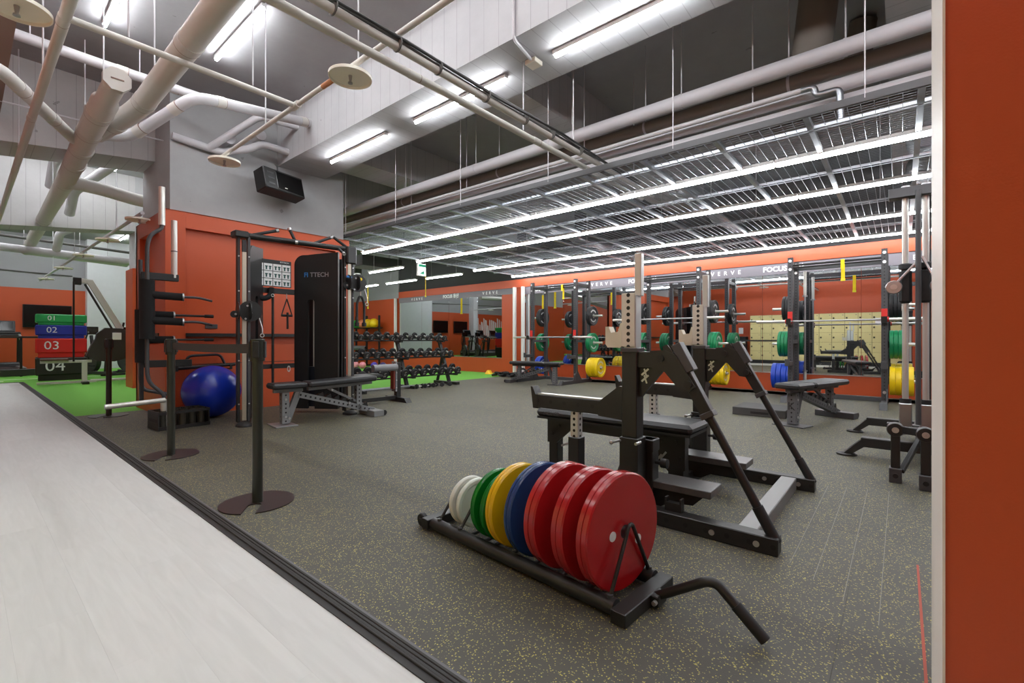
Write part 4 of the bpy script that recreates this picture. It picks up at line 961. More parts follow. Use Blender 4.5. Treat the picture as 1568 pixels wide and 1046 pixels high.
# ---------------- cable column at right edge
t = thing('cable_column', 'chrome rod cable machine on long black skids by the partition', 'cable machine', (0, 0, 0))
for X, y0 in ((4.93, 0.26), (6.2, 0.28)):
    MB().box(X - 0.05, X + 0.05, -1.3, y0, 0.09, 0.17, 0.006).build('skid', m_black, t)
    MB().prism([(y0 - 0.02, 0.17), (y0 - 0.02, 0.09), (y0 + 0.09, 0.0), (y0 + 0.12, 0.02)], -0.05, 0.05, YZ(X)).build('skid_toe', m_black, t)
    MB().lathe([(0.001,0),(0.075,0),(0.075,0.014),(0.06,0.022),(0.001,0.022)], 24, ZA((X, y0 + 0.1, 0))).build('foot_disc', m_black, t)
    MB().lathe([(0.001,0),(0.06,0),(0.06,0.09),(0.001,0.09)], 20, ZA((X, -1.2, 0))).build('rear_foot', m_black, t)
MB().box(4.93, 6.2, -1.22, -1.12, 0.09, 0.17, 0.005).build('rear_crossmember', m_black, t)
CX_ = 5.5
for y in (-0.03, -0.168):
    MB().tube([(CX_, y, 0.2), (CX_, y, 2.28)], 0.023, 16).build('guide_rod', m_chrome, t)
    MB().box(CX_ - 0.06, CX_ + 0.06, y - 0.045, y + 0.045, 0.17, 0.42, 0.006).build('rod_clamp', m_steel, t)
    MB().lathe([(0.03,0),(0.042,0),(0.042,0.04),(0.03,0.04)], 18, ZA((CX_, y, 0.42)), closed=True).build('rod_bushing', m_rubber, t)
    MB().box(CX_ - 0.05, CX_ + 0.05, y - 0.045, y + 0.045, 1.32, 1.62, 0.02).build('pulley_carriage', m_rubber, t)
    MB().lathe([(0.03,0),(0.05,0.01),(0.05,0.05),(0.03,0.06)], 18, ZA((CX_, y, 1.62)), closed=True).build('carriage_bushing', m_rubber, t)
MB().tube([(CX_ - 0.12, -0.115, 0.25), (CX_ - 0.12, -0.115, 2.3)], 0.02, 16).build('centre_post', m_char, t)
MB().tube([(CX_ + 0.08, -0.2, 0.25), (CX_ + 0.08, -0.2, 2.3)], 0.006, 8).build('cable', m_rubber, t)
MB().box(CX_ - 0.06, CX_ + 0.06, -1.25, 0.09, 2.27, 2.36, 0.006).build('top_beam', m_char, t)
for y in (-0.03, -0.168): MB().lathe([(0.001,0),(0.03,0),(0.03,0.02),(0.001,0.02)], 14, ZA((CX_, y, 2.36))).build('rod_cap', m_steel, t)
MB().box(CX_ - 0.055, CX_ + 0.055, -1.24, -1.14, 0.17, 2.3, 0.006).build('rear_post', m_char, t)
for y in (-0.03, -0.168): MB().tube([(CX_, y, 0.17), (CX_, y, 0.2)], 0.05, 14).build('rod_socket', m_rubber, t)
MB().box(CX_ - 0.05, CX_ + 0.05, -1.2, 0.1, 0.17, 0.23, 0.005).build('base_beam', m_black, t)
MB().box(4.93, 6.2, -0.22, -0.1, 0.1, 0.168, 0.005).build('base_tie', m_black, t)
for sg, y in ((1, -0.03), (-1, -0.168)):
    a = MB().bar((CX_ - 0.08, -0.14, 1.72), (CX_ - 0.10, y + sg*0.06, 1.50), 0.02, 0.05, 0.004, up=(1,0,0)).build('swivel_arm', m_steel, t)
    MB().lathe([(0.001,-0.035),(0.055,-0.035),(0.06,-0.02),(0.05,0.0),(0.06,0.02),(0.055,0.035),(0.001,0.035)], 24, XA((CX_ - 0.12, y + sg*0.08, 1.46))).build('pulley_wheel', m_steel, t)
    MB().lathe([(0.001,-0.045),(0.025,-0.045),(0.025,0.045),(0.001,0.045)], 14, XA((CX_ - 0.12, y + sg*0.08, 1.46))).build('pulley_axle', m_bolt, t)
# short uprights in front
for i, (X, Y) in enumerate(((4.22, 0.03), (4.12, -0.125))):
    MB().box(X - 0.05, X + 0.05, Y - 0.035, Y + 0.035, 0.0, 0.10, 0.004).build('foot_block', m_char, t)
    MB().tube([(X - 0.055, Y, 0.05), (X - 0.045, Y, 0.05)], 0.016, 14).build('foot_hole', m_black2, t)
    MB().box(X - 0.03, X + 0.03, Y - 0.026, Y + 0.026, 0.10, 0.34, 0.004).build('short_upright', m_black, t)
    MB().lathe([(0.001,-0.035),(0.045,-0.035),(0.05,-0.02),(0.05,0.02),(0.045,0.035),(0.001,0.035)], 20, XA((X, Y, 0.365))).build('pivot_housing', m_black, t)
    MB().lathe([(0.001,-0.045),(0.02,-0.045),(0.02,-0.03),(0.001,-0.03)], 14, XA((X, Y, 0.365))).build('pivot_bolt', m_bolt, t)
    MB().bar((X, Y, 0.355), (5.42, -0.14, 0.20), 0.06, 0.05, 0.004).build('link_bar', m_black, t)
MB().bar((4.22, 0.03, 0.37), (4.12, -0.125, 0.37), 0.02, 0.05, 0.004).build('pivot_link', m_black, t)
MB().bar((4.2, 0.0, 0.08), (4.5, -0.1, 0.26), 0.03, 0.035, 0.004).build('diagonal_strut', m_black, t)
# ================================================================== left side: column, bars, ball, cable trainer
# wall speaker / monitor on the column
t = thing('wall_monitor', 'black wide monitor speaker tilted on a bracket at the column top', 'speaker', (2.98, 6.88, 3.22), R(14))
mm = Matrix.Rotation(R(-14), 4, 'X')
MB().box(-0.32, 0.32, -0.11, 0.11, -0.16, 0.16, 0.012, M=mm).build('case', mat('speaker_case', (20, 20, 20), 0.5), t)
MB().box(-0.13, 0.30, -0.113, -0.108, -0.13, 0.13, 0.002, M=mm).build('screen', m_screen, t)
for z in (0.08, 0.0, -0.08): MB().box(-0.27, -0.17, -0.115, -0.11, z - 0.012, z + 0.012, M=mm).build('vent_bar', m_char, t)
MB().box(-0.02, 0.02, -0.118, -0.114, -0.1, -0.09, M=mm).build('status_light', m_print, t)
MB().bar((0, 0.08, 0.05), (0.05, 0.30, 0.2), 0.04, 0.04).build('bracket', m_black, t)
MB().tube([(0.0, 0.05, 0.15), (0.05, 0.12, 0.3), (0.08, 0.2, 0.36)], 0.012, 8).build('bracket_arm', m_steel, t)

# specialty bar holder box
t = thing('bar_holder', 'low black bar holder box with a grid of tubes', 'bar holder', (1.62, 6.33, 0), R(4))
b = MB()
b.box(-0.25, 0.25, -0.17, -0.158, 0.0, 0.04).box(-0.25, 0.25, -0.17, -0.158, 0.17, 0.2).box(-0.25, 0.25, 0.158, 0.17, 0.0, 0.2).box(-0.25, -0.238, -0.158, 0.158, 0.0, 0.2).box(0.238, 0.25, -0.158, 0.158, 0.0, 0.2).box(-0.238, 0.238, -0.158, 0.158, 0.0, 0.012)
b.build('case', mat('holder_steel', (46, 44, 44), 0.4, 0.4), t)
for i in range(5):
    for j in range(2):
        MB().tube([(-0.19 + 0.095*i, -0.08 + 0.16*j, 0.012), (-0.19 + 0.095*i, -0.08 + 0.16*j, 0.205)], 0.036, 14, cap=False).build('holder_tube', mat('olive_tube', (70, 66, 58), 0.4, 0.5), t)
MB().box(-0.252, -0.25, -0.12, 0.12, 0.085, 0.12).build('faded_label', m_black2, t)
# first cambered safety bar standing in the holder
def pad_roll(t, p, q, r, name='foam_pad'):
    MB().tube([p, q], r, 18).build(name, m_foam, t)
t = thing('safety_squat_bar', 'taller padded safety squat bar with a bright sleeve on top', 'barbell', (1.46, 6.27, 0.02))
MB().tube([(0, 0, 0.0), (0, 0, 0.31)], 0.032, 18).build('sleeve', m_chrome, t)
MB().tube([(0, 0, 0.3), (0, 0, 0.36), (-0.13, 0.0, 0.5), (-0.15, 0, 0.6), (-0.15, 0.0, 2.0), (-0.12, 0.0, 2.12), (-0.02, 0.0, 2.2), (-0.02, 0.0, 2.26)], 0.02, 14, fillet=0.07).build('cambered_shaft', m_char, t)
MB().tube([(-0.02, 0, 2.24), (-0.02, 0, 2.66)], 0.032, 18).build('sleeve', m_chrome, t)
pad_roll(t, (-0.15, 0, 0.98), (-0.15, 0, 1.62), 0.068, 'neck_pad')
for z in (1.00, 1.28):
    pad_roll(t, (-0.12, -0.02, z + 0.18), (0.16, -0.06, z + 0.17), 0.042)
    MB().tube([(0.16, -0.06, z + 0.17), (0.3, -0.08, z + 0.175), (0.44, -0.10, z + 0.14)], 0.014, 12, fillet=0.06).build('handle', m_char, t)
    MB().tube([(0.155, -0.06, z + 0.17), (0.17, -0.062, z + 0.17)], 0.046, 14).build('handle_ring', m_steel, t)
t = thing('safety_squat_bar', 'shorter padded safety squat bar standing behind the taller one', 'barbell', (1.56, 6.41, 0.02))
MB().tube([(0, 0, 0), (0, 0, 0.3)], 0.03, 16).build('sleeve', m_chrome, t)
MB().tube([(0, 0, 0.29), (0, 0, 0.34), (-0.26, 0, 0.42), (-0.28, 0, 0.52), (-0.28, 0, 1.85)], 0.02, 14, fillet=0.06).build('cambered_shaft', m_char, t)
MB().box(-0.29, -0.255, -0.025, 0.025, 0.3, 1.7, 0.004).build('flat_bar', m_black, t)
MB().box(-0.28, 0.07, -0.028, 0.028, 1.64, 1.72, 0.006).build('yoke_plate', m_black, t)
MB().tube([(0.03, 0, 1.68), (0.03, 0, 2.34)], 0.03, 16).build('sleeve', m_chrome, t)
MB().tube([(0.03, 0, 1.98), (0.03, 0, 1.99)], 0.033, 16).build('sleeve_ring', m_char, t)
pad_roll(t, (-0.27, 0, 0.72), (-0.27, 0, 1.3), 0.06, 'neck_pad')
for z in (0.99, 1.27):
    pad_roll(t, (-0.25, -0.0, z - 0.02), (0.02, -0.02, z - 0.02), 0.042)
    MB().tube([(0.02, -0.02, z - 0.02), (0.4, -0.05, z - 0.02)], 0.013, 12).build('handle', m_black, t)
    MB().tube([(0.32, -0.045, z - 0.02), (0.41, -0.05, z - 0.02)], 0.02, 12).build('handle_end', m_rubber, t)
    MB().tube([(0.01, -0.02, z - 0.02), (0.025, -0.02, z - 0.02)], 0.045, 14).build('handle_ring', m_steel, t)
MB().box(-0.25, 0.2, -0.02, 0.02, 0.66, 0.74, 0.004).build('lower_plate', m_black, t)
t = thing('low_bar_sleeve', 'bright steel bar end sticking out level over the turf edge', 'barbell', (0.96, 6.25, 0.30))
MB().tube([(0, 0, 0), (0.50, -0.03, 0.025)], 0.027, 16).build('sleeve', m_chrome, t)
MB().tube([(0, 0, 0), (-0.004, 0, 0)], 0.028, 16).build('end_cap', m_bolt, t)
# multi-grip bar on two hooks in front of the cladding
t = thing('multi_grip_bar', 'black multi grip bar with a raised handle behind the blue ball', 'barbell', (2.05, 7.06, 0.62))
MB().tube([(-0.35, 0, 0), (0.40, 0, 0.03)], 0.024, 14).build('shaft', m_black, t)
MB().tube([(-0.20, 0, 0.01), (-0.15, 0, 0.16), (0.22, 0, 0.17), (0.28, 0, 0.025)], 0.017, 12, fillet=0.06).build('raised_handle', m_black, t)
for x in (-0.28, 0.34): MB().box(x - 0.015, x + 0.015, 0.0, 0.078, -0.035, -0.02).box(x - 0.015, x + 0.015, -0.04, -0.03, -0.035, 0.03).box(x - 0.015, x + 0.015, -0.03, 0.0, -0.035, -0.024).build('wall_hook', m_black, t)
# blue exercise ball
t = MB().sphere((0, 0, 0), 0.33, 48).build('exercise_ball', mat('blue_vinyl_ball', (26, 54, 178), 0.22), None, (2.08, 6.77, 0.33))
tag(t, 'shiny blue exercise ball on the floor in front of the column', 'ball')

# dual cable trainer
ft = thing('cable_trainer', 'black dual tower cable trainer with chin-up bar and exercise chart', 'cable machine', (0, 0, 0))
def tower(px, py, ang, foot=True):
    M = Matrix.Translation((px, py, 0)) @ rotz(ang)
    MB().box(-0.075, -0.045, -0.03, 0.05, 0.04, 2.18, 0.004, M=M).build('side_plate', m_black, ft)
    MB().box(0.03, 0.06, -0.03, 0.05, 0.04, 2.18, 0.004, M=M).build('side_plate', m_char, ft)
    MB().box(-0.03, 0.015, -0.045, -0.025, 0.06, 2.0, 0.002, M=M).build('guide_rail', mat('worn_steel_rail', (196, 188, 170), 0.35, 0.8, noise=0.08, nscale=10), ft)
    MB().box(-0.03, 0.015, -0.048, -0.02, 2.0, 2.14, 0.002, M=M).build('rail_head', m_black, ft)
    for z in (0.25, 0.75, 1.55, 1.95):
        for x in (-0.06, 0.045):
            MB().lathe([(0.001,-0.006),(0.009,-0.006),(0.009,0.0),(0.001,0.0)], 10, M @ YA((x, -0.03, z))).build('bolt', m_bolt, ft)
    MB().lathe([(0.001,0.05),(0.05,0.045),(0.085,0.02),(0.09,0.0),(0.001,0.0)], 24, M @ ZA((-0.01, -0.06, 0)) @ Matrix.Diagonal((1,1.3,1,1))).build('foot_cap', m_rubber, ft)
tower(2.12, 5.83, R(-8)); tower(3.36, 5.68, R(-8))
# shroud panels: left seen edge on, right facing
def shroud(p, q, name, dp=0.18):
    p = Vector(p + (0,)); q = Vector(q + (0,)); d = (q - p); L = d.length; a = math.atan2(d.y, d.x)
    M = Matrix.Translation(p) @ rotz(a) @ Matrix.Rotation(PI/2, 4, 'X')
    pr = [(0.0, 0.06), (0.0, 2.0)] + [(0.13 - 0.13*math.cos(R(k*15)), 2.0 + 0.13*math.sin(R(k*15))) for k in range(1, 7)] + [(L, 2.16), (L, 0.06)]
    hole0, hole1 = 0.19, 0.29
    b = MB()
    b.prism([(0.0, 0.06), (0.0, 2.0)] + [(0.13 - 0.13*math.cos(R(k*15)), 2.0 + 0.13*math.sin(R(k*15))) for k in range(1, 7)] + [(hole0, 2.13), (hole0, 0.06)], -0.02, 0.02, M)
    b.prism([(hole0, 1.5), (hole0, 2.13), (hole1, 2.14), (hole1, 1.5), (hole1 - 0.02, 1.53), (hole0 + 0.02, 1.53)], -0.02, 0.02, M)
    b.prism([(hole1, 0.06), (hole1, 2.14), (L, 2.16), (L, 0.06)], -0.02, 0.02, M)
    b.prism([(0, 0.06), (L, 0.06), (L, 2.1), (0.1, 2.1), (0, 2.0)], -dp - 0.02, -dp, M)
    b.build(name, m_black2, ft)
    if dp > 0.1: MB().box(0.16, 0.32, 0.08, 0.62, -0.16, -0.04, 0.004, M=M).build('weight_stack', mat('weight_stack_steel', (30, 34, 44), 0.35, 0.4), ft)
    if dp > 0.1: MB().tube([M @ Vector((0.22, 0.6, -0.08)), M @ Vector((0.22, 2.05, -0.08))], 0.009, 8).build('guide_rod', m_chrome, ft)
    return M, a
shroud((2.20, 5.92), (2.50, 6.31), 'shroud', 0.04)
M, a = shroud((2.93, 6.3), (3.27, 5.78), 'shroud')
nrm = (M @ Vector((0,0,1))) - (M @ Vector((0,0,0)))
o = M @ Vector((0.27, 1.86, 0.0215))
m_logo = mat('silver_logo', (170, 172, 176), 0.3, 0.6); m_logob = mat('blue_logo', (60, 130, 200), 0.3)
lettering('TTECH', 0.085, m_logo, ft, M @ Vector((0.36, 1.86, 0.0215)), (R(90), 0, a), extrude=0.001, bold=0.001)
lettering('FI', 0.085, m_logob, ft, M @ Vector((0.17, 1.86, 0.0215)), (R(90), 0, a), extrude=0.001, bold=0.002)
MB().box(3.29, 3.34, 5.70, 5.74, 0.06, 2.12, 0.003).build('grey_edge_strip', m_grey, ft)
# bars between
MB().tube([(2.02, 5.845, 2.2), (3.44, 5.67, 2.2)], 0.034, 18).build('chin_up_bar', m_black, ft)
for p, q in (((2.05,5.84,2.18),(2.0,5.86,2.21)),):
    MB().box(2.0, 2.16, 5.77, 5.91, 2.16, 2.24, 0.015).build('bar_end', m_black, ft)
MB().box(3.30, 3.44, 5.61, 5.75, 2.0, 2.23, 0.015).build('bar_end', m_black, ft)
bd_ = Vector((1.42, -0.175, 0)).normalized()
def on_bar(f): return Vector((2.02, 5.845, 2.2)) + Vector((1.42, -0.175, 0)) * f
for f, d, L in ((0.10, (0.9, -0.1, 0.32), 0.32), (0.32, (0.75, -0.4, -0.05), 0.2), (0.47, (-0.25, 0.2, 0.7), 0.16), (0.60, (0.85, -0.1, 0.42), 0.27), (0.84, (0.05, -0.5, -0.35), 0.14), (0.95, (-0.8, 0.1, 0.5), 0.26)):
    p = on_bar(f); d = Vector(d).normalized()
    g = MB().tube([p, p + d * L], 0.0185, 14).build('grip', m_rubber, ft)
    MB().tube([p + d * L, p + d * (L + 0.03)], 0.023, 14).build('grip_cap', m_bolt, g)
for z, h in ((1.63, 0.07), (0.64, 0.06)):
    MB().box(2.40, 2.98, 6.29, 6.33, z - h/2, z + h/2, 0.003).build('crossmember', m_black, ft)
pl = MB().box(2.38, 2.86, 6.262, 6.278, 1.68, 2.03, 0.002).build('exercise_chart', mat('chart_black', (24, 26, 26), 0.35), ft)
for i in range(4):
    for j in range(3):
        x0 = 2.395 + 0.115*i; z0 = 1.69 + 0.098*j
        c = MB().box(x0, x0 + 0.106, 6.258, 6.262, z0, z0 + 0.09).build('chart_cell', m_print, pl)
        for k in (0, 1):
            xx = x0 + 0.03 + 0.045*k
            MB().box(xx - 0.009, xx + 0.009, 6.256, 6.258, z0 + 0.012, z0 + 0.05).box(xx - 0.016, xx + 0.016, 6.256, 6.258, z0 + 0.045, z0 + 0.06).build('figure', mat('chart_green', (40, 84, 80), 0.5), c)
lettering('FITTECH', 0.03, m_print, pl, (2.77, 6.2605, 2.005), (R(90), 0, 0), extrude=0.0005)
# carriages
def carriage(px, py, z, ang, s=1):
    M = Matrix.Translation((px, py, z)) @ rotz(ang)
    for x in (-0.075, 0.045):
        MB().lathe([(0.001,-0.006),(0.10,-0.006),(0.10,0.006),(0.001,0.006)], 28, M @ XA((x, -0.06, 0))).build('carriage_plate', m_black, ft)
    MB().prism([(0.12*math.cos(R(k*20))+0.05*s, 0.12*math.sin(R(k*20))) for k in range(18)], 0.0, 0.008, M @ XZ(-0.06)).build('pulley_cover', m_black, ft)
    for (x, zz) in ((0.02*s, 0.06), (0.06*s, -0.02), (-0.1*s, -0.04), (0.0, -0.09)):
        MB().lathe([(0.001,-0.008),(0.012,-0.008),(0.012,0),(0.001,0)], 10, M @ YA((x, -0.068, zz))).build('bolt', m_bolt, ft)
    MB().lathe([(0.001,-0.012),(0.04,-0.012),(0.04,0.012),(0.001,0.012)], 18, M @ YA((-0.11*s, -0.055, -0.04))).build('pulley', m_black2, ft)
    MB().tube([M @ Vector((0.14*s, -0.07, -0.08)), M @ Vector((0.17*s, -0.08, -0.2)), M @ Vector((0.17*s, -0.08, -0.26))], 0.008, 8).build('cable_end', m_steel, ft)
    MB().lathe([(0.016,-0.004),(0.024,-0.004),(0.024,0.004),(0.016,0.004)], 14, M @ YA((0.17*s, -0.08, -0.28)), closed=True).build('carabiner', m_chrome, ft)
carriage(2.12, 5.83, 1.32, R(-8)); carriage(3.40, 5.66, 1.75, R(-8), 1)
MB().tube([(3.27, 5.58, 1.82), (3.34, 5.58, 1.81)], 0.014, 10).build('blue_pin', m_logob, ft)
# attachments on the crossmember
t = thing('hanging_straight_bar', 'black straight bar hanging upright from the trainer crossmember', 'bar attachment', (2.62, 6.26, 0.35))
MB().tube([(0, 0, 0), (0, 0, 1.2)], 0.016, 12).build('bar', m_black, t); MB().tube([(0, 0, 1.2), (0, 0.01, 1.285)], 0.006, 8).build('hook', m_chrome, t); MB().tube([(0,0,-0.005),(0,0,0.02)], 0.018, 12).build('end_cap', m_bolt, t)
t = thing('triangle_handle', 'black triangular rope handle hanging from the trainer crossmember', 'handle', (2.80, 6.26, 1.25))
MB().tube([(0, 0, 0.28), (-0.07, 0, 0.06), (0.07, 0, 0.06), (0, 0, 0.28)], 0.009, 8).build('strap', m_black, t); MB().tube([(-0.07, 0, 0.06), (0.07, 0, 0.06)], 0.017, 10).build('grip', m_rubber, t)
MB().tube([(0, 0, 0.27), (0, 0.01, 0.35)], 0.006, 8).build('hook', m_chrome, t); MB().tube([(0, -0.02, 0.1), (0, -0.02, -0.12)], 0.014, 8).build('tail', m_black, t)
t = thing('ankle_cuff', 'black padded cuff draped over the trainer crossmember', 'cuff', (2.50, 6.25, 1.56))
MB().tube([(-0.07, 0, 0.1), (-0.08, -0.02, -0.02), (0.0, -0.02, -0.05), (0.09, -0.02, 0.0), (0.1, 0, 0.1)], 0.035, 10, fillet=0.06).build('cuff', m_foam, t)
MB().lathe([(0.014,-0.004),(0.02,-0.004),(0.02,0.004),(0.014,0.004)], 14, YA((0.09, -0.06, 0.0)), closed=True).build('ring', m_chrome, t)
t = thing('snap_hook', 'chrome snap hook hanging on the low trainer crossmember', 'hook', (2.83, 6.27, 0.60))
MB().lathe([(0.018,-0.005),(0.03,-0.005),(0.03,0.005),(0.018,0.005)], 16, YA((0, 0, 0)) @ Matrix.Diagonal((0.7,1.4,1,1)), closed=True).build('ring', m_chrome, t)
# triceps rope on the right arm
ro = thing('triceps_rope', 'black braided rope loop hanging from the right cable arm', 'rope', (3.50, 5.62, 1.2))
MB().tube([(-0.055, 0, 0.0), (-0.055, 0, 0.28), (-0.02, 0, 0.37), (0.02, 0, 0.37), (0.055, 0, 0.28), (0.055, 0, 0.0)], 0.017, 10, fillet=0.05).build('rope', m_rubber, ro)
for x in (-0.055, 0.055): MB().lathe([(0.001,-0.03),(0.03,-0.03),(0.03,0.02),(0.001,0.02)], 14, ZA((x, 0, 0))).build('stopper', m_rubber, ro)
MB().tube([(0, 0, 0.37), (0, 0, 0.5)], 0.006, 8).build('hook', m_chrome, ro)
MB().tube([(3.42, 5.62, 1.72), (3.50, 5.62, 1.70)], 0.02, 10).build('arm_tip', m_black, ft)
MB().box(3.38, 3.56, 5.60, 5.68, 1.70, 1.86, 0.02).build('right_arm', m_black, ft)
MB().sphere((3.47, 5.57, 1.80), 0.022, 12).build('yellow_knob', m_ystrap, ft)
# second bench with roller stand behind
t = thing('roller_bench', 'black bench with grey roller and chrome adjuster stand behind the long bench', 'bench', (4.1, 6.25, 0), R(-4))
MB().box(-0.55, 0.1, -0.14, 0.14, 0.40, 0.46, 0.02).build('pad', m_pad, t)
MB().tube([(-0.05, -0.1, 0.55), (0.36, -0.1, 0.55)], 0.055, 18).build('roller', mat('grey_roller', (120, 121, 124), 0.5), t)
MB().box(0.40, 0.48, -0.04, 0.04, 0.06, 0.62, 0.004).build('post', m_black, t)
MB().box(0.37, 0.40, -0.06, 0.06, 0.16, 0.64, 0.002).build('adjuster_plate', m_greyh, t)
MB().box(0.34, 0.37, -0.05, 0.05, 0.2, 0.58, 0.002).build('red_guard', mat('brown_red_plate', (110, 44, 34), 0.5), t)
MB().prism([(-0.34,0.0),(0.34,0.0),(0.27,0.07),(-0.27,0.07)], -0.05, 0.05, YZ(0.44)).build('cross_foot', m_black, t)
MB().box(-0.5, 0.44, -0.03, 0.03, 0.03, 0.09, 0.004).build('base_beam', m_black, t)
MB().box(-0.42, -0.34, -0.04, 0.04, 0.06, 0.40, 0.004).build('rear_post', m_black, t)
MB().prism([(-0.25,0.0),(0.25,0.0),(0.2,0.06),(-0.2,0.06)], -0.04, 0.04, YZ(-0.38)).build('rear_foot', m_black, t)
for z in (0.22, 0.34, 0.46, 0.58):
    MB().lathe([(0.001,-0.007),(0.011,-0.007),(0.011,0),(0.001,0)], 10, YA((0.385, -0.06, z))).build('bolt', m_bolt, t)

# ---------------- dumbbell rack and dumbbells
dr = thing('dumbbell_rack', 'black three tier dumbbell rack in front of the turf', 'rack', (5.85, 7.75, 0))
L0, L1 = -1.28, 1.28
tiers = [(-0.20, 0.25), (0.02, 0.62), (0.22, 0.97)]
for x in (-1.15, 0.0, 1.15):
    MB().bar((x, -0.05, 0.05), (x, 0.30, 1.0), 0.07, 0.06, 0.004).build('inclined_post', m_black, dr)
    MB().box(x - 0.05, x + 0.05, -0.34, 0.42, 0.0, 0.06, 0.006).build('floor_foot', m_black, dr)
    MB().bar((x, 0.34, 0.05), (x, 0.16, 0.66), 0.05, 0.05, 0.004).build('rear_strut', m_black, dr)
    for (y, z) in tiers: MB().box(x - 0.03, x + 0.03, y - 0.10, y + 0.12, z - 0.045, z - 0.02).build('tier_bracket', m_black, dr)
MB().tube([(-1.15, -0.2, 0.05), (0.0, -0.2, 0.05)], 0.025, 12).build('base_tube', m_grey, dr)
for (y, z) in tiers:
    for dy in (-0.07, 0.07):
        MB().box(L0, L1, y + dy - 0.022, y + dy + 0.022, z - 0.02 + (0.05 if dy > 0 else 0), z - 0.012 + (0.05 if dy > 0 else 0)).box(L0, L1, y + dy - 0.022, y + dy - 0.018, z - 0.02 + (0.05 if dy > 0 else 0), z + 0.01 + (0.05 if dy > 0 else 0)).build('tier_rail', m_black, dr)
DB = {}
m_badge = mat('dumbbell_print', (150, 146, 138), 0.5)
def dumbbell(r, hl, loc, label):
    key = round(r, 3)
    if key not in DB:
        hd = 0.055
        head = MB().lathe([(0.001,-hl-hd),(r*0.86,-hl-hd),(r,-hl-hd+0.012),(r,-hl-0.010),(r*0.9,-hl),(0.001,-hl)], 24, YA((0,0,0))).mesh('head', m_rubber)
        head2 = MB().lathe([(0.001,hl),(r*0.9,hl),(r,hl+0.010),(r,hl+hd-0.012),(r*0.86,hl+hd),(0.001,hl+hd)], 24, YA((0,0,0))).mesh('head', m_rubber)
        hand = MB().tube([(0,-hl,0),(0,0,0),(0,hl,0)], [0.014,0.018,0.014], 12).mesh('handle', m_chrome)
        k = r / 0.08
        bg = MB()
        for (x, z, w, h) in ((0.008, 0.03, 0.04, 0.010), (-0.004, 0.014, 0.022, 0.008), (-0.014, -0.022, 0.012, 0.03), (0.012, -0.022, 0.012, 0.03)):
            bg.box((x - w/2)*k, (x + w/2)*k, -hl - hd - 0.0015, -hl - hd, (z - h/2)*k, (z + h/2)*k)
        DB[key] = (head, head2, hand, bg.mesh('printed_badge', m_badge))
    t = thing('dumbbell', label, 'dumbbell', loc, 0, 'dumbbells on the three tier rack')
    t.rotation_euler = (R(19), 0, 0)
    a = link('head', DB[key][0], t); link('head', DB[key][1], t); link('handle', DB[key][2], t); link('printed_badge', DB[key][3], a)
for ti, (n, r, nm, hl) in enumerate(((11, 0.088, 'bottom', 0.068), (11, 0.075, 'middle', 0.066), (11, 0.064, 'top', 0.064))):
    y, z = tiers[ti]
    for i in range(n):
        x = L0 + 0.10 + (L1 - L0 - 0.2) * i / (n - 1)
        rr = r * (1.06 - 0.12 * i / (n - 1))
        dumbbell(rr, hl, (5.85 + x, 7.75 + y, z + 0.014 + rr), '%s round black dumbbell from the left on the %s tier' % (ORD[i], nm))
for i in range(5):
    x = 5.95 + i * 0.2
    t = thing('small_dumbbell', '%s small hex dumbbell from the left on the floor under the rack' % ORD[i], 'dumbbell', (x, 7.42, 0.045), R(15*i), 'floor dumbbells')
    for s in (-1, 1): MB().lathe([(0.001, s*0.05),(0.045, s*0.05),(0.05, s*0.06),(0.05, s*0.085),(0.04, s*0.095),(0.001, s*0.095)], 6, XA((0,0,0))).build('head', m_rubber, t)
    MB().tube([(-0.05,0,0),(0.05,0,0)], 0.013, 10).build('handle', m_chrome, t)
# spray bottle on a shelf box at the rack end
t = thing('spray_bottle', 'white spray bottle standing at the left end of the dumbbell rack', 'bottle', (4.63, 7.93, 1.135))
MB().lathe([(0.001,0),(0.04,0),(0.042,0.01),(0.042,0.13),(0.034,0.16),(0.016,0.18),(0.014,0.2),(0.001,0.2)], 20).build('bottle', mat('translucent_white_plastic', (225, 226, 228), 0.35), t)
MB().box(-0.014, 0.014, -0.05, 0.02, 0.2, 0.235, 0.006).box(-0.01, 0.01, -0.045, -0.03, 0.165, 0.2, 0.003).build('trigger_head', m_print, t)
MB().lathe([(0.0425,0.03),(0.0425,0.10)], 20).build('label', mat('pink_label', (214, 120, 110), 0.5), t)
tag(MB().box(4.53, 4.73, 7.84, 8.06, 1.07, 1.135, 0.006).box(4.55, 4.59, 7.9, 8.0, 0.93, 1.07).build('bottle_shelf', m_black), 'small black shelf box at the left end of the dumbbell rack', 'shelf')
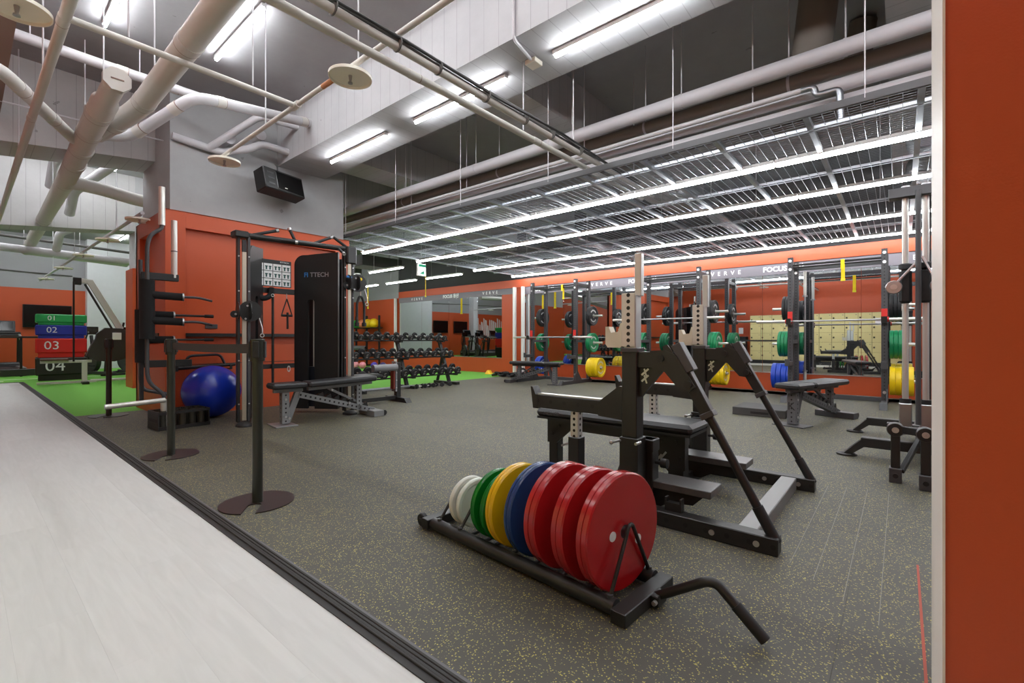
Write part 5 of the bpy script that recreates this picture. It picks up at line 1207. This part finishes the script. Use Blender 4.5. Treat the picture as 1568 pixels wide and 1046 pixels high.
# ================================================================== turf zone and far left
# medicine ball stand against the far part of the mirror wall
t = thing('ball_rack', 'black ball rack with two tall posts against the far orange wall', 'rack', (9.72, 15.15, 0))
for y in (-0.75, 0.05, 0.75):
    MB().box(-0.03, 0.03, y - 0.03, y + 0.03, 0, 1.85, 0.003).build('post', m_black, t)
    MB().box(-0.25, 0.25, y - 0.03, y + 0.03, 0, 0.05, 0.003).build('foot', m_black, t)
for z in (1.4, 1.0, 0.6):
    for x in (-0.12, 0.1): MB().tube([(x, -0.8, z), (x, 0.8, z)], 0.015, 10).build('shelf_rail', m_black, t)
    for y in (-0.75, 0.05, 0.75): MB().box(-0.14, 0.12, y - 0.015, y + 0.015, z - 0.03, z - 0.012).build('shelf_arm', m_black, t)
balls = [((9.71, 15.85, 1.56), 0.165, (50, 170, 70), 'green medicine ball on the top rail of the ball rack'), ((9.71, 15.47, 1.56), 0.165, (226, 130, 90), 'orange medicine ball between green and yellow ones'), ((9.71, 15.1, 1.565), 0.17, (240, 196, 20), 'left yellow medicine ball on the ball rack'), ((9.71, 14.72, 1.57), 0.175, (246, 204, 20), 'right yellow medicine ball on the ball rack'), ((9.71, 14.48, 1.145), 0.15, (60, 60, 64), 'dark medicine ball on the middle rail of the ball rack')]
for i, (p, r, c, l) in enumerate(balls):
    o = MB().sphere((0,0,0), r, 28).build('medicine_ball', mat('ball_%d' % i, c, 0.5, bump=0.1, bscale=60), None, p); tag(o, l, 'ball', 'medicine balls')
for i, (c, l, X, Y) in enumerate((((238, 196, 20), 'small yellow ball on the turf below the ball rack', 8.55, 14.6), ((238, 160, 170), 'small pale pink ball on the turf leftmost of two', 8.65, 14.2), ((244, 150, 165), 'small pink ball on the turf beside the purple one', 8.7, 13.85), ((70, 60, 170), 'small purple ball on the turf beside the pink one', 8.85, 13.4), ((50, 44, 110), 'small dark violet ball on the turf at the row end', 8.95, 13.05))):
    o = MB().sphere((0,0,0), 0.115, 22).build('small_ball', mat('small_ball_%d' % i, c, 0.45), None, (X, Y, 0.115)); tag(o, l, 'ball', 'small balls')
# foam rollers on a low rack
t = thing('foam_roller', 'grey hollow foam roller with a spiral end on the ball rack', 'roller', (9.62, 15.5, 0.66), R(10))
MB().lathe([(0.045,-0.3),(0.085,-0.3),(0.085,0.3),(0.045,0.3)], 20, YA((0,0,0)), closed=True).build('tube', m_grey, t)
t = thing('foam_roller', 'black foam roller lying on the middle of the ball rack', 'roller', (9.7, 14.75, 1.085), R(4))
MB().lathe([(0.02,-0.3),(0.085,-0.3),(0.085,0.3),(0.02,0.3)], 20, YA((0,0,0)), closed=True).build('tube', m_rubber, t)
# yellow suspension straps hung from the ceiling over the turf
for i, (x, y, h, l) in enumerate(((6.1, 10.3, 0.62, 'left yellow strap hanging from the ceiling beside the cable trainer'), (8.1, 12.6, 0.65, 'middle yellow strap hanging from the ceiling over the turf'), (7.32, 8.9, 0.56, 'right yellow strap hanging below the exit sign'))):
    t = thing('suspension_strap', l, 'strap', (x, y, 2.62), R(40), 'hanging straps')
    MB().tube([(0, 0, 0), (0, 0, SLAB - 2.62)], 0.006, 8).build('anchor_cable', m_steel, t)
    MB().box(-0.035, 0.035, -0.006, 0.0, -h, 0.02, 0.002).build('webbing', m_ystrap, t)
    MB().box(-0.03, 0.03, 0.0, 0.006, -h*0.8, 0.02, 0.002).build('webbing', m_ystrap, t)
    MB().box(-0.045, 0.045, -0.012, 0.012, -h - 0.04, -h, 0.004).build('buckle', mat('yellow_plastic', (230, 214, 40), 0.5), t)
# stacked foam plyo boxes
PX, PY = 1.62, 15.95
w = 0.45
z = 0.0
def plyo(z0, h, rgb, num, label, inset=0.05):
    t = thing('plyo_box', label, 'plyo box', (PX, PY, z0), R(-4), 'stacked plyo boxes')
    m = mat('vinyl_%s' % num, rgb, 0.42, noise=0.06, nscale=3, bump=0.15, bscale=7)
    MB().box(-w, w, -0.42, 0.42, h * 0.24, h - 0.001, 0.02).build('body', m, t)
    MB().box(-w + inset, w - inset, -0.42 + inset*0.5, 0.42 - inset, 0.0, h * 0.25, 0.01).build('nesting_base', m, t)
    lettering(num, h * 0.6 if h < 0.5 else 0.36, m_print, t, (-w * 0.38 if h < .5 else -w*0.25, -0.4225, h * 0.62), (R(90), 0, 0), extrude=0.001)
    return t
plyo(0.0, 0.55, (38, 36, 34), '04', 'black plyo box marked 04 at the bottom of the stack')
plyo(0.55, 0.46, (216, 36, 32), '03', 'red plyo box marked 03 in the stack')
plyo(1.01, 0.32, (34, 50, 160), '02', 'blue plyo box marked 02 in the stack')
plyo(1.33, 0.26, (40, 160, 86), '01', 'green plyo box marked 01 on top of the stack')
# upright cable rower in front of the boxes
t = thing('ski_trainer', 'pale framed upright cable trainer with a dark round flywheel housing', 'exercise machine', (1.80, 14.0, 0), R(-3))
m_pale = mat('pale_grey_frame', (206, 205, 200), 0.4)
MB().box(-0.75, 0.2, -0.03, 0.03, 0.02, 0.07, 0.004).build('base_beam', m_pale, t)
MB().box(-0.06, 0.06, -0.3, 0.3, 0.0, 0.05, 0.004).build('front_foot', m_black, t)
MB().box(-0.045, 0.045, -0.04, 0.04, 0.05, 0.52, 0.004).build('front_post', m_pale, t)
MB().box(-0.70, 0.12, -0.03, 0.03, 0.47, 0.53, 0.004).build('upper_beam', m_pale, t)
MB().box(-0.70, -0.26, -0.13, 0.13, 0.53, 0.57, 0.01).build('seat', mat('brown_seat', (96, 66, 56), 0.5), t)
MB().tube([(-0.18, -0.05, 0.5), (-0.18, -0.05, 2.26)], 0.018, 10).build('cable', m_black, t)
MB().box(-0.19, -0.05, -0.05, 0.05, 2.20, 2.36, 0.01).build('pulley_head', m_black, t)
MB().bar((-0.06, 0, 2.30), (0.10, 0, 2.28), 0.08, 0.10, 0.005).build('top_arm', m_pale, t)
MB().bar((0.08, 0, 2.31), (0.62, 0, 1.22), 0.09, 0.12, 0.005, up=(1,0,0)).build('boom', m_pale, t)
MB().bar((0.0, -0.06, 2.22), (0.50, -0.06, 1.15), 0.03, 0.04, 0.003, up=(1,0,0)).build('boom_cable', m_black, t)
MB().prism([(0.02,0.62),(0.10,0.85),(0.18,1.0),(0.2,1.12),(0.34,1.25),(0.62,1.24),(0.86,1.14),(0.98,1.0),(0.92,0.8),(0.72,0.55),(0.5,0.48),(0.2,0.5)], -0.12, 0.12, XZ(0)).build('flywheel_housing', mat('dark_housing', (52, 48, 47), 0.45), t)
MB().box(0.46, 0.62, -0.14, -0.12, 0.98, 1.14, 0.004).build('warning_label', m_print, t)
MB().tube([(0.95, 0, 0.95), (1.02, 0, 0.8), (1.02, 0, 0.15), (0.9, 0, 0.06), (0.1, 0, 0.06)], 0.03, 12, fillet=0.12).build('rear_frame', m_pale, t)
MB().box(0.86, 0.96, -0.25, 0.25, 0.0, 0.05, 0.004).build('rear_foot', m_black, t)
MB().tube([(0.65, 0.0, 1.22), (0.68, 0.0, 1.38)], 0.02, 10).build('handle', m_rubber, t)

# treadmills (seen past the boxes and in the mirror)
def treadmill(loc, rz, label):
    t = thing('treadmill', label, 'treadmill', loc, rz, 'treadmills by the far wall')
    m_tg = mat('treadmill_silver', (150, 150, 152), 0.35, 0.4)
    MB().box(-0.42, 0.42, -0.95, 0.95, 0.10, 0.20, 0.02).build('deck', m_black, t)
    MB().box(-0.26, 0.26, -0.93, 0.7, 0.20, 0.206).build('running_belt', m_rubber, t)
    for x in (-0.36, 0.36):
        MB().box(x - 0.06, x + 0.06, -0.95, 0.9, 0.20, 0.225, 0.006).build('foot_rail', m_tg, t)
        MB().bar((x, 0.85, 0.15), (x, 0.70, 1.18), 0.07, 0.10, 0.008).build('mast', m_black, t)
        MB().tube([(x, 0.72, 1.12), (x, 0.2, 1.10), (x, 0.02, 0.98)], 0.028, 12, fillet=0.1).build('handrail', m_tg, t)
        MB().box(x - 0.05, x + 0.05, -0.9, -0.7, 0.0, 0.10).build('rear_foot', m_rubber, t)
    MB().box(-0.40, 0.40, 0.6, 1.0, 0.0, 0.32, 0.04).build('motor_hood', m_char, t)
    MB().box(-0.40, 0.40, 0.56, 0.78, 1.10, 1.20, 0.02).build('console_base', m_black, t)
    c = MB().box(-0.30, 0.30, -0.03, 0.03, 0, 0.34, 0.02).build('console', m_char, t, (0, 0.74, 1.20), (R(-18), 0, 0))
    MB().box(-0.25, 0.25, -0.034, -0.03, 0.04, 0.30).build('screen', m_screen, c)
    MB().tube([(-0.35, 0.4, 1.1), (0.35, 0.4, 1.1)], 0.022, 10).build('grab_bar', m_black, t)
    return t
tm = treadmill((0.15, 19.2, 0), R(90), 'leftmost treadmill sideways by the far wall below the television')
tm.rotation_euler = (0, 0, 0); tm.location = (0.75, 19.0, 0)
for i, x in enumerate((-0.35, -1.5)):
    copy_tree(tm, (x, 19.0, 0), 0, ['treadmill seen in the turf mirrors left of the grey pilaster', 'treadmill seen in the turf mirrors below the white brush lettering'][i])
t = thing('guard_rail', 'black steel guard rail in front of the treadmills', 'rail', (0, 17.85, 0))
MB().box(-3.4, 1.55, -0.025, 0.025, 1.02, 1.07, 0.004).build('top_rail', m_black, t)
for x in (-3.3, -1.4, -0.2, 1.05): MB().box(x - 0.025, x + 0.025, -0.025, 0.025, 0.0, 1.02, 0.004).build('post', m_black, t)
MB().box(-3.4, 1.9, -0.06, 0.06, 0.02, 0.2, 0.01).build('kick_board', mat('dark_board', (50, 48, 46), 0.5), t)
def tv(x, label, z=1.55, w=0.62, h=0.40):
    t = thing('television', label, 'television', (x, YEND - 0.08, z), 0, 'wall televisions')
    MB().box(-w, w, -0.03, 0.03, -h, h, 0.008).build('frame', m_black2, t)
    MB().box(-w + 0.02, w - 0.02, -0.034, -0.03, -h + 0.02, h - 0.02).build('screen', m_screen, t)
    MB().box(-0.2, 0.2, 0.03, 0.08, -0.15, 0.15).build('bracket', m_black, t)
tv(1.82, 'black television on the far orange wall behind the stacked boxes', 1.72, 0.56, 0.36); tv(0.2, 'black television on the far wall seen in the turf mirrors', 1.72, 0.56, 0.36)
t = thing('wall_cable', 'thin pale conduit running along the far grey wall', 'conduit', (0, YEND - 0.03, 3.1))
MB().tube([(-5, 0, 0.1), (0, 0, 0.05), (1.2, 0, 0), (2.4, 0, -0.03)], 0.02, 8).build('conduit', m_cable, t)
# upright bikes beside the pier and along the far wall
def bike(loc, rz, label):
    t = thing('exercise_bike', label, 'exercise bike', loc, rz, 'exercise bikes')
    MB().box(-0.06, 0.06, -0.6, 0.6, 0.02, 0.10, 0.01).build('base_beam', m_char, t)
    for y in (-0.58, 0.58): MB().box(-0.28, 0.28, y - 0.04, y + 0.04, 0.0, 0.06, 0.01).build('floor_foot', m_rubber, t)
    MB().lathe([(0.001,-0.04),(0.27,-0.04),(0.29,-0.02),(0.29,0.02),(0.27,0.04),(0.001,0.04)], 32, XA((0, 0.32, 0.38))).build('fan_wheel', m_char, t)
    MB().lathe([(0.27,-0.05),(0.30,-0.05),(0.30,0.05),(0.27,0.05)], 32, XA((0, 0.32, 0.38)), closed=True).build('fan_guard', m_black, t)
    MB().bar((0, -0.25, 0.08), (0, -0.36, 0.85), 0.07, 0.06, 0.005).build('seat_post', m_black, t)
    MB().prism([(-0.14,-0.62),(0.14,-0.62),(0.06,-0.30),(0.03,-0.2),(-0.03,-0.2),(-0.06,-0.30)], 0.85, 0.92).build('saddle', m_pad, t)
    MB().bar((0, 0.2, 0.08), (0, 0.38, 1.1), 0.06, 0.06, 0.005).build('front_mast', m_black, t)
    MB().box(-0.15, 0.15, 0.33, 0.38, 1.12, 1.34, 0.01).build('console', m_screen, t)
    for x in (-0.24, 0.24):
        MB().tube([(x*0.4, 0.3, 0.45), (x, 0.25, 0.85), (x, 0.05, 1.18)], 0.018, 10, fillet=0.1).build('swing_arm', m_black, t)
        MB().box(x*0.7 - 0.05, x*0.7 + 0.05, -0.02, 0.08, 0.25 + (0.12 if x > 0 else 0), 0.28 + (0.12 if x > 0 else 0)).build('pedal', m_rubber, t)
    return t
b0 = bike((2.5, 17.0, 0), R(20), 'exercise bike standing in front of the pale pier')
copy_tree(b0, (3.3, 17.2, 0), R(25), 'exercise bike on the right before the pale pier')
copy_tree(b0, (-2.9, 18.6, 0), R(0), 'exercise bike seen in the turf mirrors at the lettering end')
# painted graffiti strokes on the far wall right part
gt = bpy.data.objects.new('wall_lettering', None); C.objects.link(gt); tag(gt, 'white brush lettering painted on the far orange wall', 'lettering'); gt.location = (0, YEND - 0.004, 0)
rnd = random.Random(3)
for k in range(16):
    x = -3.9 + k * 0.19; z0 = 0.95 + rnd.random()*0.4; z1 = 1.9 + rnd.random()*0.5
    wv = 0.035 + rnd.random()*0.05
    MB().prism([(x - wv, z0), (x + wv*0.6, z0 + 0.05), (x + wv, (z0+z1)/2), (x + wv*1.2, z1), (x - wv*0.5, z1 - 0.06), (x - wv*0.9, (z0+z1)/2)], 0, 0.003, XZ(0)).build('brush_stroke', m_print, gt)

# lockers on the walkway's left side (seen in the mirrors)
lk = thing('locker', 'tall cream locker column first from the left in the mirror reflection', 'locker', (-1.15, 4.6, 0), 0, 'cream lockers along the walkway')
MB().box(-0.22, 0.22, -0.198, 0.198, 0.0, 0.14).build('plinth', m_black, lk)
MB().box(-0.22, 0.215, -0.198, 0.198, 0.14, 1.96).build('carcass', m_lockerb, lk)
for k in range(5):
    z0 = 0.145 + k * 0.363
    d = MB().box(0.216, 0.234, -0.194, 0.194, z0, z0 + 0.357, 0.003).build('locker_door', m_locker, lk)
    MB().box(0.234, 0.248, 0.115, 0.165, z0 + 0.15, z0 + 0.21, 0.004).build('lock', m_black, d)
    MB().box(0.234, 0.236, -0.16, -0.12, z0 + 0.28, z0 + 0.3).build('number_tag', m_band, d)
for i in range(1, 15):
    copy_tree(lk, (-1.15, 4.6 - 0.4 * i, 0), 0, 'tall cream locker column %s from the left in the mirror reflection' % ORD[i])
for i, (y, z) in enumerate(((5.35, 1.35), (0.62, 1.62))):
    tag(MB().box(-0.001, 0.002, -0.09, 0.09, -0.13, 0.13).build('notice_sheet', m_print, None, (-1.748 if i == 0 else -0.914, y, z)), ['cream notice on the orange wall beside the lockers', 'white paper notice stuck on a locker door'][i], 'notice')
# red-white standing display seen behind the lockers end
t = thing('kiosk', 'dark payment kiosk at the end of the locker row', 'kiosk', (-1.2, 5.15, 0), 0)
MB().box(-0.2, 0.2, -0.14, 0.14, 0.0, 0.95, 0.02).build('pedestal', m_char, t)
MB().box(-0.16, 0.18, -0.18, 0.18, 0.95, 1.1, 0.02).build('desk_top', m_black, t)
MB().box(0.18, 0.184, -0.12, 0.12, 0.55, 0.85).build('screen', m_screen, t)

t = MB().box(0, 1.5, -0.004, 0.004, 0.0, 0.002).build('floor_tape', mat('orange_tape', (168, 74, 52), 0.7), None, (1.22, -0.056, 0.0))
tag(t, 'thin orange tape line on the floor beside the white jamb', 'tape')
